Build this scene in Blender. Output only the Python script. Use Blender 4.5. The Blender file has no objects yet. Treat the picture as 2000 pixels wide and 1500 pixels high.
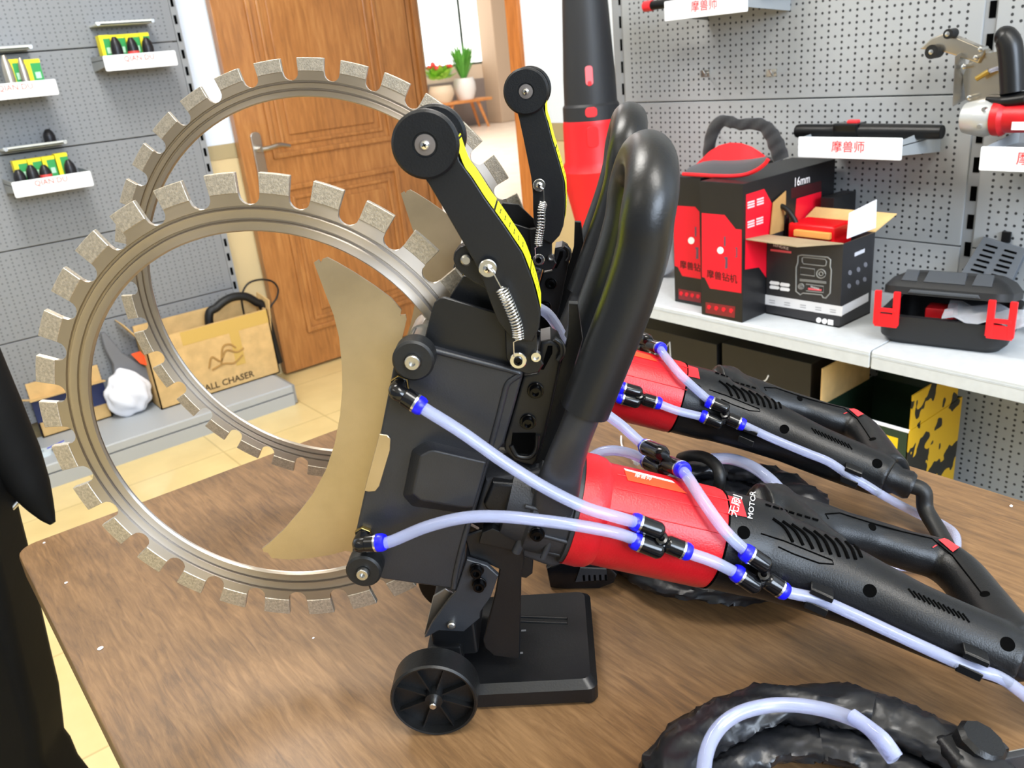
import bpy, bmesh, math, random
from mathutils import Vector, Matrix
from mathutils.bvhtree import BVHTree
random.seed(7)
COL = bpy.context.scene.collection
SC = bpy.context.scene
V3 = Vector
# ---------------------------------------------------------------- camera
# room axes: x along the left wall, y along the right wall, z up, floor at z = 0
FPX, PITCH, ROLL, YAW, CAMZ = 1637.17, math.radians(21.561), math.radians(-5.844), math.radians(36.943), 1.22
cp, sp = math.cos(PITCH), math.sin(PITCH)
_f, _r, _u = V3((0, cp, -sp)), V3((1, 0, 0)), V3((0, sp, cp))
RR = _r*math.cos(ROLL) + _u*math.sin(ROLL)
UU = -_r*math.sin(ROLL) + _u*math.cos(ROLL)
_rot = Matrix.Rotation(-YAW, 3, 'Z')
RR, UU, FW = _rot @ RR, _rot @ UU, _rot @ _f
CAM = V3((0, 0, CAMZ))
cam_data = bpy.data.cameras.new('camera')
cam_data.sensor_width = 36.0
cam_data.lens = FPX/2000*36.0
cam_data.clip_start = 0.02
cam_data.dof.use_dof = True
cam_data.dof.focus_distance = 0.70
cam_data.dof.aperture_fstop = 15.0
cam = bpy.data.objects.new('camera', cam_data)
COL.objects.link(cam)
cam.matrix_world = Matrix(((RR.x, UU.x, -FW.x, 0), (RR.y, UU.y, -FW.y, 0), (RR.z, UU.z, -FW.z, CAMZ), (0, 0, 0, 1)))
SC.camera = cam
# ---------------------------------------------------------------- world, lamps, exposure
SC.view_settings.view_transform = 'Standard'
SC.view_settings.look = 'None'
SC.view_settings.gamma = 1.0
SC.view_settings.exposure = 0.43
world = bpy.data.worlds.new('daylight')
SC.world = world
world.use_nodes = True
wb = world.node_tree.nodes['Background']
wb.inputs[0].default_value = (0.86, 0.93, 1.0, 1)
wb.inputs[1].default_value = 0.30

def area(name, loc, size, size_y, power, color, target=None):
    l = bpy.data.lights.new(name, 'AREA')
    l.shape = 'RECTANGLE'; l.size = size; l.size_y = size_y; l.energy = power; l.color = color
    o = bpy.data.objects.new(name, l)
    COL.objects.link(o); o.location = loc
    if target is not None:
        o.rotation_euler = (V3(target) - V3(loc)).to_track_quat('-Z', 'Y').to_euler()
    return o
area('ceiling_lamp', (0.45, 1.75, 2.74), 0.6, 1.2, 42, (1.0, 0.97, 0.92))
area('ceiling_lamp', (0.35, -0.55, 2.74), 0.6, 1.2, 36, (1.0, 0.97, 0.92))
area('ceiling_lamp', (-1.6, 0.9, 2.74), 0.6, 1.2, 9, (1.0, 0.97, 0.92))
area('window_daylight', (0.0, -3.0, 2.2), 2.2, 1.3, 150, (0.72, 0.84, 1.0), (0.5, 1.0, 0.9))
area('hall_fill', (6.5, 9.0, 4.1), 5, 5, 420, (1.0, 0.95, 0.9))  # unseen fill light, added to brighten the hall floor beyond the doorway
# ---------------------------------------------------------------- pixel rays of the reference frame (2000 x 1500)
def ray(px, py):
    return RR*((px-1000)/FPX) - UU*((py-750)/FPX) + FW
def onX(px, py, x):
    d = ray(px, py); return CAM + d*(x/d.x)
def onY(px, py, y):
    d = ray(px, py); return CAM + d*(y/d.y)
def onZ(px, py, z):
    d = ray(px, py); return CAM + d*((z-CAMZ)/d.z)
def onPlane(px, py, p, n):
    d = ray(px, py); return CAM + d*((p-CAM).dot(n)/d.dot(n))
def depth(px, py, t):
    return CAM + ray(px, py)*t
# ---------------------------------------------------------------- mesh helpers
def fin(bm, ang=35):
    bmesh.ops.remove_doubles(bm, verts=bm.verts, dist=1e-6)
    bmesh.ops.recalc_face_normals(bm, faces=bm.faces)
    lim = math.radians(ang)
    for f in bm.faces: f.smooth = True
    for e in bm.edges:
        e.smooth = not (len(e.link_faces) != 2 or e.calc_face_angle(0) > lim)

def obj(name, bm, mat, parent=None, ang=35, loc=None):
    fin(bm, ang)
    me = bpy.data.meshes.new(name)
    bm.to_mesh(me); bm.free()
    for m in (mat if isinstance(mat, (list, tuple)) else [mat]): me.materials.append(m)
    o = bpy.data.objects.new(name, me)
    COL.objects.link(o)
    if len(me.polygons) < 2500:
        wn = o.modifiers.new('face_weighted_normals', 'WEIGHTED_NORMAL'); wn.keep_sharp = True; wn.weight = 70
    if parent: o.parent = parent
    if loc is not None:                       # move the origin without moving the shape
        loc = V3(loc); me.transform(Matrix.Translation(-loc)); o.location = loc
    return o

def tag(o, label=None, cat=None, group=None, kind=None):
    if label: o['label'] = label
    if cat: o['category'] = cat
    if group: o['group'] = group
    if kind: o['kind'] = kind
    return o

def thing(name, label, cat, loc=(0, 0, 0), rz=0, group=None):
    o = bpy.data.objects.new(name, None)
    COL.objects.link(o); o.location = loc; o.rotation_euler = (0, 0, rz)
    o.empty_display_size = 0.05
    return tag(o, label, cat, group)

def struct(name, bm, mat, parent=None):
    o = obj(name, bm, mat, parent)
    if parent is None: o['kind'] = 'structure'
    return o

def dup(root, loc=None, label=None, group=None, rz=None):
    r = root.copy(); COL.objects.link(r)
    if loc is not None: r.location = loc
    if rz is not None: r.rotation_euler = (0, 0, rz)
    if label: r['label'] = label
    if group: r['group'] = group
    for ch in [c for c in bpy.data.objects if c.parent == root]:
        c = ch.copy(); COL.objects.link(c); c.parent = r
        for g in [k for k in bpy.data.objects if k.parent == ch]:
            d = g.copy(); COL.objects.link(d); d.parent = c
    return r

def B(): return bmesh.new()

def bevel_edges(bm, edges, w, seg=2):
    if w > 0 and edges:
        bmesh.ops.bevel(bm, geom=list(edges), offset=w, segments=seg, affect='EDGES', profile=0.5, clamp_overlap=True)

def prism(bm, pts, vec, bev=0, seg=2, mi=0):
    """closed polygon extruded by vec"""
    vec = V3(vec)
    a = [bm.verts.new(V3(p)) for p in pts]
    b = [bm.verts.new(V3(p)+vec) for p in pts]
    n = len(pts)
    fa = bm.faces.new(a); fb = bm.faces.new(b[::-1])
    fs = [fa, fb]
    for i in range(n):
        fs.append(bm.faces.new((a[i], b[i], b[(i+1) % n], a[(i+1) % n])))
    for f in fs: f.material_index = mi
    if bev > 0:
        bmesh.ops.recalc_face_normals(bm, faces=fs)
        bevel_edges(bm, set(list(fa.edges)+list(fb.edges)), bev, seg)

def box(bm, lo, hi, bev=0, seg=2, M=None, mi=0):
    lo, hi = V3(lo), V3(hi)
    c = [V3((x, y, z)) for z in (lo.z, hi.z) for y in (lo.y, hi.y) for x in (lo.x, hi.x)]
    if M is not None: c = [M @ p for p in c]
    v = [bm.verts.new(p) for p in c]
    fs = [bm.faces.new([v[i] for i in q]) for q in ((0, 2, 3, 1), (4, 5, 7, 6), (0, 1, 5, 4), (1, 3, 7, 5), (3, 2, 6, 7), (2, 0, 4, 6))]
    for f in fs: f.material_index = mi
    if bev > 0: bevel_edges(bm, set(e for f in fs for e in f.edges), bev, seg)

def frame_of(ax, hint=None):
    ax = V3(ax).normalized()
    h = V3(hint) if hint is not None else (V3((0, 0, 1)) if abs(ax.z) < 0.9 else V3((1, 0, 0)))
    u = (h - ax*h.dot(ax)).normalized()
    return ax, u, ax.cross(u)

def lathe(bm, p0, ax, prof, seg=32, hint=None, mi=0):
    """prof: list of (radius, distance along the axis); open ends at radius 0 are closed"""
    p0 = V3(p0); ax, u, w = frame_of(ax, hint)
    rings = []
    for r, t in prof:
        if r < 1e-7: rings.append([bm.verts.new(p0+ax*t)])
        else: rings.append([bm.verts.new(p0+ax*t+(u*math.cos(2*math.pi*k/seg)+w*math.sin(2*math.pi*k/seg))*r) for k in range(seg)])
    for a, b in zip(rings, rings[1:]):
        for k in range(seg):
            k2 = (k+1) % seg
            q = [a[k % len(a)], a[k2 % len(a)], b[k2 % len(b)], b[k % len(b)]]
            q2 = []
            for v in q:
                if v not in q2: q2.append(v)
            if len(q2) > 2:
                f = bm.faces.new(q2); f.material_index = mi
    for rg in (rings[0], rings[-1]):
        if len(rg) > 1 and prof[0] != prof[-1]:
            f = bm.faces.new(rg); f.material_index = mi

def cyl(bm, p0, p1, r, r1=None, seg=20, bev=0, mi=0):
    p0, p1 = V3(p0), V3(p1); L = (p1-p0).length; r1 = r if r1 is None else r1
    if bev > 0: prof = [(r-bev, 0), (r, bev), (r1, L-bev), (r1-bev, L)]
    else: prof = [(r, 0), (r1, L)]
    lathe(bm, p0, p1-p0, prof, seg, mi=mi)

def smooth_path(pts, n=8):
    pts = [V3(p) for p in pts]
    if len(pts) < 3: return pts
    out = []
    P = [pts[0]*2-pts[1]] + pts + [pts[-1]*2-pts[-2]]
    for i in range(1, len(P)-2):
        for k in range(n):
            t = k/n
            a, b, c, d = P[i-1], P[i], P[i+1], P[i+2]
            out.append(0.5*((2*b)+(c-a)*t+(2*a-5*b+4*c-d)*t*t+(3*b-a-3*c+d)*t**3))
    out.append(pts[-1]); return out

def lerp_list(vals, n):
    """resample a list of numbers to n entries"""
    m = len(vals); out = []
    for i in range(n):
        x = i*(m-1)/(n-1); k = min(int(x), m-2); out.append(vals[k]+(vals[k+1]-vals[k])*(x-k))
    return out

def tube(bm, pts, rad, seg=14, n=8, cap=True, flat=1.0, hint=None, smooth=True, closed=False, mi=0):
    """round (or elliptic: flat < 1 squeezes along the frame normal) tube on a smoothed path"""
    P = smooth_path(pts, n) if smooth and len(pts) > 2 else [V3(p) for p in pts]
    R = [rad]*len(P) if isinstance(rad, (int, float)) else lerp_list(rad, len(P))
    FL = [flat]*len(P) if isinstance(flat, (int, float)) else lerp_list(flat, len(P))
    T = [(P[min(i+1, len(P)-1)]-P[max(i-1, 0)]).normalized() for i in range(len(P))]
    _, u, _ = frame_of(T[0], hint)
    rings = []
    for i, p in enumerate(P):
        u = (u-T[i]*u.dot(T[i])).normalized(); w = T[i].cross(u)
        rings.append([bm.verts.new(p+(u*math.cos(2*math.pi*k/seg)*FL[i]+w*math.sin(2*math.pi*k/seg))*R[i]) for k in range(seg)])
    for a, b in zip(rings, rings[1:]):
        for k in range(seg):
            f = bm.faces.new((a[k], a[(k+1) % seg], b[(k+1) % seg], b[k])); f.material_index = mi
    if cap:
        for rg in (rings[0], rings[-1]):
            f = bm.faces.new(rg); f.material_index = mi

def rrect(w, h, r, n=4):
    """rounded rectangle outline about the origin, list of (x, y)"""
    out = []
    for cx, cy, a0 in ((w/2-r, h/2-r, 0), (-w/2+r, h/2-r, 90), (-w/2+r, -h/2+r, 180), (w/2-r, -h/2+r, 270)):
        for k in range(n+1):
            a = math.radians(a0+90*k/n); out.append((cx+r*math.cos(a), cy+r*math.sin(a)))
    return out

def text_bm(bm, body, p, ux, uy, h, ext=0.0003, mi=0, align='CENTER', stretch=1.0, bold=0.004):
    """lettering as thin raised shapes: p = middle of the line, ux / uy = reading direction and up, h = letter height"""
    cu = bpy.data.curves.new('lettering', 'FONT'); cu.body = body; cu.size = 1; cu.align_x = align; cu.align_y = 'CENTER'
    cu.extrude = 0.0; cu.offset = bold; cu.resolution_u = 2
    o = bpy.data.objects.new('lettering', cu); COL.objects.link(o)
    bpy.context.view_layer.update()
    me = bpy.data.meshes.new_from_object(o.evaluated_get(bpy.context.evaluated_depsgraph_get()))
    bpy.data.objects.remove(o); bpy.data.curves.remove(cu)
    ux, uy, p = V3(ux).normalized(), V3(uy).normalized(), V3(p); nz = ux.cross(uy)
    vs = [bm.verts.new(p+ux*(v.co.x*h*1.25*stretch)+uy*(v.co.y*h*1.25)+nz*ext) for v in me.vertices]
    for pl in me.polygons:
        try:
            f = bm.faces.new([vs[i] for i in pl.vertices]); f.material_index = mi
        except ValueError: pass
    bpy.data.meshes.remove(me)
# ---------------------------------------------------------------- materials
def srgb(h):
    h = h.lstrip('#'); c = [int(h[i:i+2], 16)/255 for i in (0, 2, 4)]
    return tuple(x/12.92 if x <= 0.04045 else ((x+0.055)/1.055)**2.4 for x in c)+(1,)
MATS = {}
def mat(name, col, rough=0.5, metal=0.0, noise=None, bump=None, spec=0.5, coat=0.0, trans=0.0, ior=1.45, alpha=1.0, sub=0.0, aniso=0.0, tang=None, sheen=0.0, rvar=0.0):
    """noise = (scale, amount), bump = (scale, strength[, stretch xyz])"""
    if name in MATS: return MATS[name]
    m = bpy.data.materials.new(name); m.use_nodes = True; MATS[name] = m
    nt = m.node_tree; b = nt.nodes['Principled BSDF']
    c = srgb(col) if isinstance(col, str) else col
    b.inputs['Base Color'].default_value = c
    b.inputs['Roughness'].default_value = rough; b.inputs['Metallic'].default_value = metal
    b.inputs['Specular IOR Level'].default_value = spec; b.inputs['Coat Weight'].default_value = coat
    b.inputs['Transmission Weight'].default_value = trans; b.inputs['IOR'].default_value = ior
    b.inputs['Alpha'].default_value = alpha; b.inputs['Anisotropic'].default_value = aniso
    b.inputs['Sheen Weight'].default_value = sheen
    if sub: b.inputs['Subsurface Weight'].default_value = sub; b.inputs['Subsurface Radius'].default_value = (0.01, 0.01, 0.01)
    tc = nt.nodes.new('ShaderNodeTexCoord')
    if noise or rvar:
        nz = nt.nodes.new('ShaderNodeTexNoise'); nz.inputs['Scale'].default_value = noise[0] if noise else 20; nz.inputs['Detail'].default_value = 5
        nt.links.new(tc.outputs['Object'], nz.inputs['Vector'])
        if noise:
            rp = nt.nodes.new('ShaderNodeValToRGB')
            k = noise[1]
            rp.color_ramp.elements[0].position = 0.3; rp.color_ramp.elements[1].position = 0.7
            rp.color_ramp.elements[0].color = tuple(max(0, x*(1-k)) for x in c[:3])+(1,)
            rp.color_ramp.elements[1].color = tuple(min(1, x*(1+k)) for x in c[:3])+(1,)
            nt.links.new(nz.outputs['Fac'], rp.inputs['Fac']); nt.links.new(rp.outputs['Color'], b.inputs['Base Color'])
        if rvar:
            mr = nt.nodes.new('ShaderNodeMapRange'); mr.inputs['To Min'].default_value = rough-rvar; mr.inputs['To Max'].default_value = rough+rvar
            nt.links.new(nz.outputs['Fac'], mr.inputs['Value']); nt.links.new(mr.outputs['Result'], b.inputs['Roughness'])
    if bump:
        bz = nt.nodes.new('ShaderNodeTexNoise'); bz.inputs['Scale'].default_value = bump[0]; bz.inputs['Detail'].default_value = 4
        if len(bump) > 2:
            mp = nt.nodes.new('ShaderNodeMapping'); mp.inputs['Scale'].default_value = bump[2]
            nt.links.new(tc.outputs['Object'], mp.inputs['Vector']); nt.links.new(mp.outputs['Vector'], bz.inputs['Vector'])
        else: nt.links.new(tc.outputs['Object'], bz.inputs['Vector'])
        bp = nt.nodes.new('ShaderNodeBump'); bp.inputs['Strength'].default_value = bump[1]; bp.inputs['Distance'].default_value = 0.002
        nt.links.new(bz.outputs['Fac'], bp.inputs['Height']); nt.links.new(bp.outputs['Normal'], b.inputs['Normal'])
    if aniso: b.inputs['Anisotropic Rotation'].default_value = 0.25
    if tang:
        tg = nt.nodes.new('ShaderNodeTangent'); tg.direction_type = 'RADIAL'; tg.axis = tang
        nt.links.new(tg.outputs['Tangent'], b.inputs['Tangent'])
    return m

class NT:
    """small helper for node maths"""
    def __init__(s, m): s.t = m.node_tree; s.b = s.t.nodes['Principled BSDF']
    def n(s, typ, **kw):
        x = s.t.nodes.new(typ)
        for k, v in kw.items(): setattr(x, k, v)
        return x
    def m(s, op, a, b=None, c=None):
        x = s.n('ShaderNodeMath', operation=op)
        for i, v in enumerate((a, b, c)):
            if v is None: continue
            if isinstance(v, (int, float)): x.inputs[i].default_value = v
            else: s.t.links.new(v, x.inputs[i])
        return x.outputs[0]
    def link(s, a, b): s.t.links.new(a, b)

def pegboard_mat(name, col, hole, horiz):
    m = mat(name, col, 0.42, 0.0, bump=(60, 0.03)); N = NT(m)
    tc = N.n('ShaderNodeTexCoord'); sx = N.n('ShaderNodeSeparateXYZ'); N.link(tc.outputs['Object'], sx.inputs[0])
    h, z = sx.outputs[horiz], sx.outputs['Z']
    p, q = 0.0165, 0.0125
    def near(v, step, off):
        f = N.m('FRACT', N.m('ADD', N.m('DIVIDE', N.m('ADD', v, off), step), 100.5))
        return N.m('MULTIPLY', N.m('SUBTRACT', f, 0.5), step)
    def dots(sh, oh, sz, oz):
        a, b = near(h, sh, oh), near(z, sz, oz)
        d = N.m('SQRT', N.m('ADD', N.m('MULTIPLY', a, a), N.m('MULTIPLY', b, b)))
        return N.m('LESS_THAN', d, 0.0029)
    k = N.m('MAXIMUM', dots(p, 0, 2*q, 0), dots(2*p, p, 2*q, q))
    inz = N.m('LESS_THAN', N.m('ABSOLUTE', z), 0.142); inh = N.m('LESS_THAN', N.m('ABSOLUTE', h), 0.45)
    k = N.m('MULTIPLY', k, N.m('MULTIPLY', inz, inh))
    mx = N.n('ShaderNodeMix', data_type='RGBA')
    mx.inputs['A'].default_value = srgb(col); mx.inputs['B'].default_value = srgb(hole)
    N.link(k, mx.inputs['Factor']); N.link(mx.outputs['Result'], N.b.inputs['Base Color'])
    return m

def wood_mat(name, c1, c2, c3, scale, rough, axis_scale, bump=0.15, coat=0.0):
    m = mat(name, c2, rough, coat=coat); N = NT(m)
    tc = N.n('ShaderNodeTexCoord'); mp = N.n('ShaderNodeMapping'); mp.inputs['Scale'].default_value = axis_scale
    N.link(tc.outputs['Object'], mp.inputs['Vector'])
    a = N.n('ShaderNodeTexNoise'); a.inputs['Scale'].default_value = scale; a.inputs['Detail'].default_value = 8; a.inputs['Roughness'].default_value = 0.65; a.inputs['Distortion'].default_value = 0.6
    N.link(mp.outputs['Vector'], a.inputs['Vector'])
    g = N.n('ShaderNodeTexNoise'); g.inputs['Scale'].default_value = scale*0.35; g.inputs['Detail'].default_value = 3
    N.link(tc.outputs['Object'], g.inputs['Vector'])
    s = N.m('ADD', N.m('MULTIPLY', a.outputs['Fac'], 0.65), N.m('MULTIPLY', g.outputs['Fac'], 0.35))
    rp = N.n('ShaderNodeValToRGB'); e = rp.color_ramp.elements
    e[0].position, e[0].color = 0.36, srgb(c1); e[1].position, e[1].color = 0.66, srgb(c3)
    x = e.new(0.5); x.color = srgb(c2)
    N.link(s, rp.inputs['Fac']); N.link(rp.outputs['Color'], N.b.inputs['Base Color'])
    bp = N.n('ShaderNodeBump'); bp.inputs['Strength'].default_value = bump; bp.inputs['Distance'].default_value = 0.001
    N.link(a.outputs['Fac'], bp.inputs['Height']); N.link(bp.outputs['Normal'], N.b.inputs['Normal'])
    return m

def tile_mat(name, c1, c2, grout, size, rough):
    m = mat(name, c1, rough, coat=0.3); N = NT(m)
    tc = N.n('ShaderNodeTexCoord'); br = N.n('ShaderNodeTexBrick')
    br.inputs['Color1'].default_value = srgb(c1); br.inputs['Color2'].default_value = srgb(c2); br.inputs['Mortar'].default_value = srgb(grout)
    br.inputs['Scale'].default_value = 1.0; br.inputs['Mortar Size'].default_value = 0.003
    br.inputs['Brick Width'].default_value = size; br.inputs['Row Height'].default_value = size; br.offset = 0.0
    N.link(tc.outputs['Object'], br.inputs['Vector'])
    nz = N.n('ShaderNodeTexNoise'); nz.inputs['Scale'].default_value = 6; nz.inputs['Detail'].default_value = 6
    N.link(tc.outputs['Object'], nz.inputs['Vector'])
    mx = N.n('ShaderNodeMix', data_type='RGBA', blend_type='MULTIPLY'); mx.inputs['Factor'].default_value = 0.35
    cr = N.n('ShaderNodeValToRGB'); cr.color_ramp.elements[0].position = 0.35; cr.color_ramp.elements[1].position = 0.65
    cr.color_ramp.elements[0].color = (0.72, 0.68, 0.6, 1)
    N.link(nz.outputs['Fac'], cr.inputs['Fac']); N.link(br.outputs['Color'], mx.inputs['A']); N.link(cr.outputs['Color'], mx.inputs['B'])
    N.link(mx.outputs['Result'], N.b.inputs['Base Color'])
    return m

BLACKP = mat('black_textured_plastic', '#0f1012', 0.35, bump=(900, 0.12), noise=(40, 0.15), spec=0.38)
BLACKM = mat('black_coated_steel', '#0d0e10', 0.36, 0.0, bump=(700, 0.05), noise=(30, 0.15))
GREYC = mat('charcoal_casting', '#2c2d30', 0.42, 0.1, bump=(800, 0.15), noise=(60, 0.12))
GLOSSB = mat('glossy_black_plastic', '#0d0d0f', 0.16)
FOAM = mat('black_foam_grip', '#121315', 0.34, bump=(500, 0.06))
RUBBER = mat('black_rubber', '#101112', 0.5, noise=(80, 0.2), bump=(400, 0.1))
RED = mat('red_textured_plastic', '#bd141d', 0.36, bump=(700, 0.15), noise=(50, 0.08))
REDSW = mat('red_switch_plastic', '#e5343a', 0.35)
CHROME = mat('zinc_screw', '#d8d8d6', 0.22, 1.0)
STEEL = mat('bare_steel', '#b9b7b2', 0.34, 1.0, noise=(30, 0.12))
BLKSCR = mat('black_screw', '#08080a', 0.18, 0.6)
DARK = mat('dark_recess', '#020202', 0.9, spec=0.05)
WHITE = mat('white_print', '#f4f4f6', 0.5)
BLUEC = mat('blue_release_collar', '#1414e6', 0.35)
HOSE = mat('translucent_hose', '#d6ddfa', 0.2, trans=0.72, ior=1.22, coat=0.3)
CARD = mat('brown_cardboard', '#d3b077', 0.8, noise=(25, 0.12), bump=(200, 0.05))
CARDIN = mat('cardboard_inside', '#b48d55', 0.85, noise=(25, 0.12))
BOXBLK = mat('black_printed_card', '#1a1a1c', 0.38, noise=(30, 0.1))
BOXRED = mat('red_printed_card', '#e0122b', 0.42)
WHITECARD = mat('white_card', '#e9ebf4', 0.5)
SHEETM = mat('powder_coated_grey_steel', '#c3c8cc', 0.4, noise=(60, 0.04))
TRAYM = mat('tray_grey_steel', '#94999d', 0.45)
SIGNW = mat('white_acrylic_sign', '#edf1f7', 0.3)
SIGNR = mat('red_sign_lettering', '#e8474a', 0.5)
# ================================================================ the room
WALLY, WALLX, DOORY = 3.40, 1.92, 3.34
wallw = mat('white_wall_paint', '#e3edf9', 0.7, noise=(3, 0.02))
wains = mat('beige_wainscot_paint', '#d6c193', 0.6, noise=(4, 0.05))
wtrim = mat('olive_wainscot_band', '#ad9d76', 0.6)
floorm = tile_mat('cream_floor_tiles', '#ecd59b', '#e8d094', '#cfb87f', 0.40, 0.36)
hallf = tile_mat('pale_hall_tiles', '#f1ddc8', '#efdac4', '#d8bfa6', 0.60, 0.4)
ceilm = mat('white_ceiling_paint', '#f3f3f1', 0.8)
bm = B(); box(bm, (-3.5, -3.2, -0.05), (WALLX+0.24, WALLY+0.1, 0)); struct('floor', bm, floorm)
bm = B(); box(bm, (WALLX+0.24, 1.0, -0.05), (16, 16, 0)); struct('floor_hall', bm, hallf)
bm = B(); box(bm, (-3.5, -3.2, 2.8), (WALLX+0.24, WALLY+0.2, 2.9)); struct('ceiling', bm, ceilm)
WZ = 0.987
def wall_with_dado(name, lo, hi, face, out):
    """a wall whose lower part is painted beige under a darker band"""
    w = None
    bm = B(); box(bm, (lo[0], lo[1], WZ), hi); w = struct(name, bm, wallw)
    bm = B(); box(bm, lo, (hi[0], hi[1], WZ-0.055)); obj('wainscot', bm, wains, w)
    bm = B(); e = [V3((lo[0], lo[1], WZ-0.055)), V3((hi[0], hi[1], WZ))]
    if face == 'y': e[0].y -= 0.004
    else: e[0].x -= 0.004
    box(bm, e[0], e[1]); obj('dado_band', bm, wtrim, w)
    return w
wall_with_dado('wall_left', (-3.5, WALLY, 0), (WALLX+0.24, WALLY+0.2, 2.8), 'y', 0)
wall_with_dado('wall_right', (WALLX, -3.2, 0), (WALLX+0.24, 2.30, 2.8), 'x', 0)
oak = wood_mat('oak_door_veneer', '#8f5f33', '#aa713c', '#bd864c', 7, 0.38, (9, 9, 0.9), 0.08, 0.25)
oakd = wood_mat('oak_door_casing', '#a8622a', '#c87a38', '#d98c48', 7, 0.4, (9, 9, 0.9), 0.05, 0.2)
# casing of the doorway in the right wall
bm = B()
box(bm, (WALLX-0.015, 2.30, 0), (WALLX+0.255, 2.365, 2.2), 0.006)
box(bm, (WALLX-0.015, 2.30, 2.12), (WALLX+0.255, WALLY, 2.2), 0.006)
o = struct('trim_1', bm, oakd)
bm = B()
for x0, x1, y0 in ((2.152, 2.175, WALLY-0.055), (2.175, 2.198, WALLY-0.068), (2.198, 2.216, WALLY-0.055)):
    box(bm, (x0, y0, 0), (x1, WALLY+0.05, 2.2), 0.006)
struct('trim_2', bm, oak)
# open door leaf standing against the left wall
door = thing('door_1', None, None, (2.145, DOORY, 0)); door['kind'] = 'structure'
DX0, DX1 = 1.296, 2.145
def dl(x, y, z): return V3((x-2.145, y-DOORY, z))
bm = B()
box(bm, dl(DX0, DOORY, 0.012), dl(DX1, DOORY+0.04, 2.08), 0.003)
obj('door_slab', bm, oak, door)
def panel(bm, x0, x1, z0, z1):
    # moulded frame: two raised ribs round a raised field
    for g, d, w in ((0, 0.012, 0.022), (0.045, 0.008, 0.016)):
        a, b, c, e = x0+g, x1-g, z0+g, z1-g
        for kk, (lo, hi) in enumerate((((a, c), (a+w, e)), ((b-w, c), (b, e)), ((a, c), (b, c+w)), ((a, e-w), (b, e)))):
            box(bm, dl(lo[0], DOORY-d+(0.0012 if kk > 1 else 0), lo[1]), dl(hi[0], DOORY+0.002, hi[1]), 0.005, 3)
    box(bm, dl(x0+0.085, DOORY-0.007, z0+0.085), dl(x1-0.085, DOORY+0.002, z1-0.085), 0.006, 3)
for z0, z1 in ((0.165, 0.795), (0.905, 1.98)):
    bm = B(); panel(bm, 1.425, 1.995, z0, z1); obj('door_panel', bm, oak, door)
sn = mat('satin_nickel', '#b9b3a8', 0.3, 1.0)
h = None
bm = B(); prism(bm, [dl(1.366+x, DOORY-0.011, 0.925+y) for x, y in rrect(0.042, 0.19, 0.018)], (0, 0.011, 0), 0.003)
h = obj('handle_plate', bm, sn, door)
bm = B(); cyl(bm, dl(1.366, DOORY-0.05, 0.955), dl(1.366, DOORY-0.01, 0.955), 0.011)
tube(bm, [dl(1.366, DOORY-0.05, 0.955), dl(1.40, DOORY-0.054, 0.957), dl(1.44, DOORY-0.054, 0.962), dl(1.485, DOORY-0.047, 0.952)], [0.010, 0.010, 0.009, 0.007])
obj('lever', bm, sn, h)
# ---------------------------------------------------------------- hall beyond the doorway
HY = 13.3
hallw = mat('hall_wall_paint', '#dcc9b2', 0.7, noise=(2, 0.03))
hallg = mat('hall_grey_wainscot', '#8a7f7a', 0.6, noise=(2, 0.05))
p_l, p_r = onY(815, 0, HY), onY(940, 0, HY)
sill = onY(880, 131, HY).z
wx0, wx1 = onY(822, 60, HY).x, onY(945, 60, HY).x
bm = B()
box(bm, (5.5, HY, 0), (wx0, HY+0.2, 4.2)); box(bm, (wx1, HY, 0), (17, HY+0.2, 4.2))
box(bm, (wx0, HY, 0), (wx1, HY+0.2, sill)); box(bm, (wx0, HY, 3.3), (wx1, HY+0.2, 4.2))
hw = struct('wall_hall', bm, hallw)
bm = B(); box(bm, (wx1+0.02, HY-0.02, 0), (17, HY, onY(960, 128, HY).z)); box(bm, (5.5, HY-0.02, 0), (wx1+0.02, HY, sill-0.25)); obj('wainscot', bm, hallg, hw)
# pier beside the window
a, b = onY(957, 60, HY-0.5).x, onY(985, 60, HY-0.5).x
bm = B(); box(bm, (a+0.12, HY-0.45, 0), (b+0.15, HY, 4.2), 0.02); struct('wall_pier', bm, mat('hall_pier_paint', '#bfa68c', 0.7))
bm = B()
fr = mat('dark_window_frame', '#3b4a44', 0.4)
for x in (wx0, onY(897, 0, HY).x-0.02, wx1-0.04): box(bm, (x, HY+0.05, sill), (x+0.05, HY+0.1, 3.3))
box(bm, (wx0, HY+0.05, sill), (wx1, HY+0.1, sill+0.04)); box(bm, (wx0, HY+0.05, 3.26), (wx1, HY+0.1, 3.3))
win = struct('window_1', bm, fr)
glassm = mat('bright_window_pane', '#ffffff', 0.1)
glassm.node_tree.nodes['Principled BSDF'].inputs['Emission Color'].default_value = (1, 1, 1, 1)
glassm.node_tree.nodes['Principled BSDF'].inputs['Emission Strength'].default_value = 1.6
bm = B(); box(bm, (wx0, HY+0.07, sill), (wx1, HY+0.076, 3.3)); obj('pane', bm, glassm, win)
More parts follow.
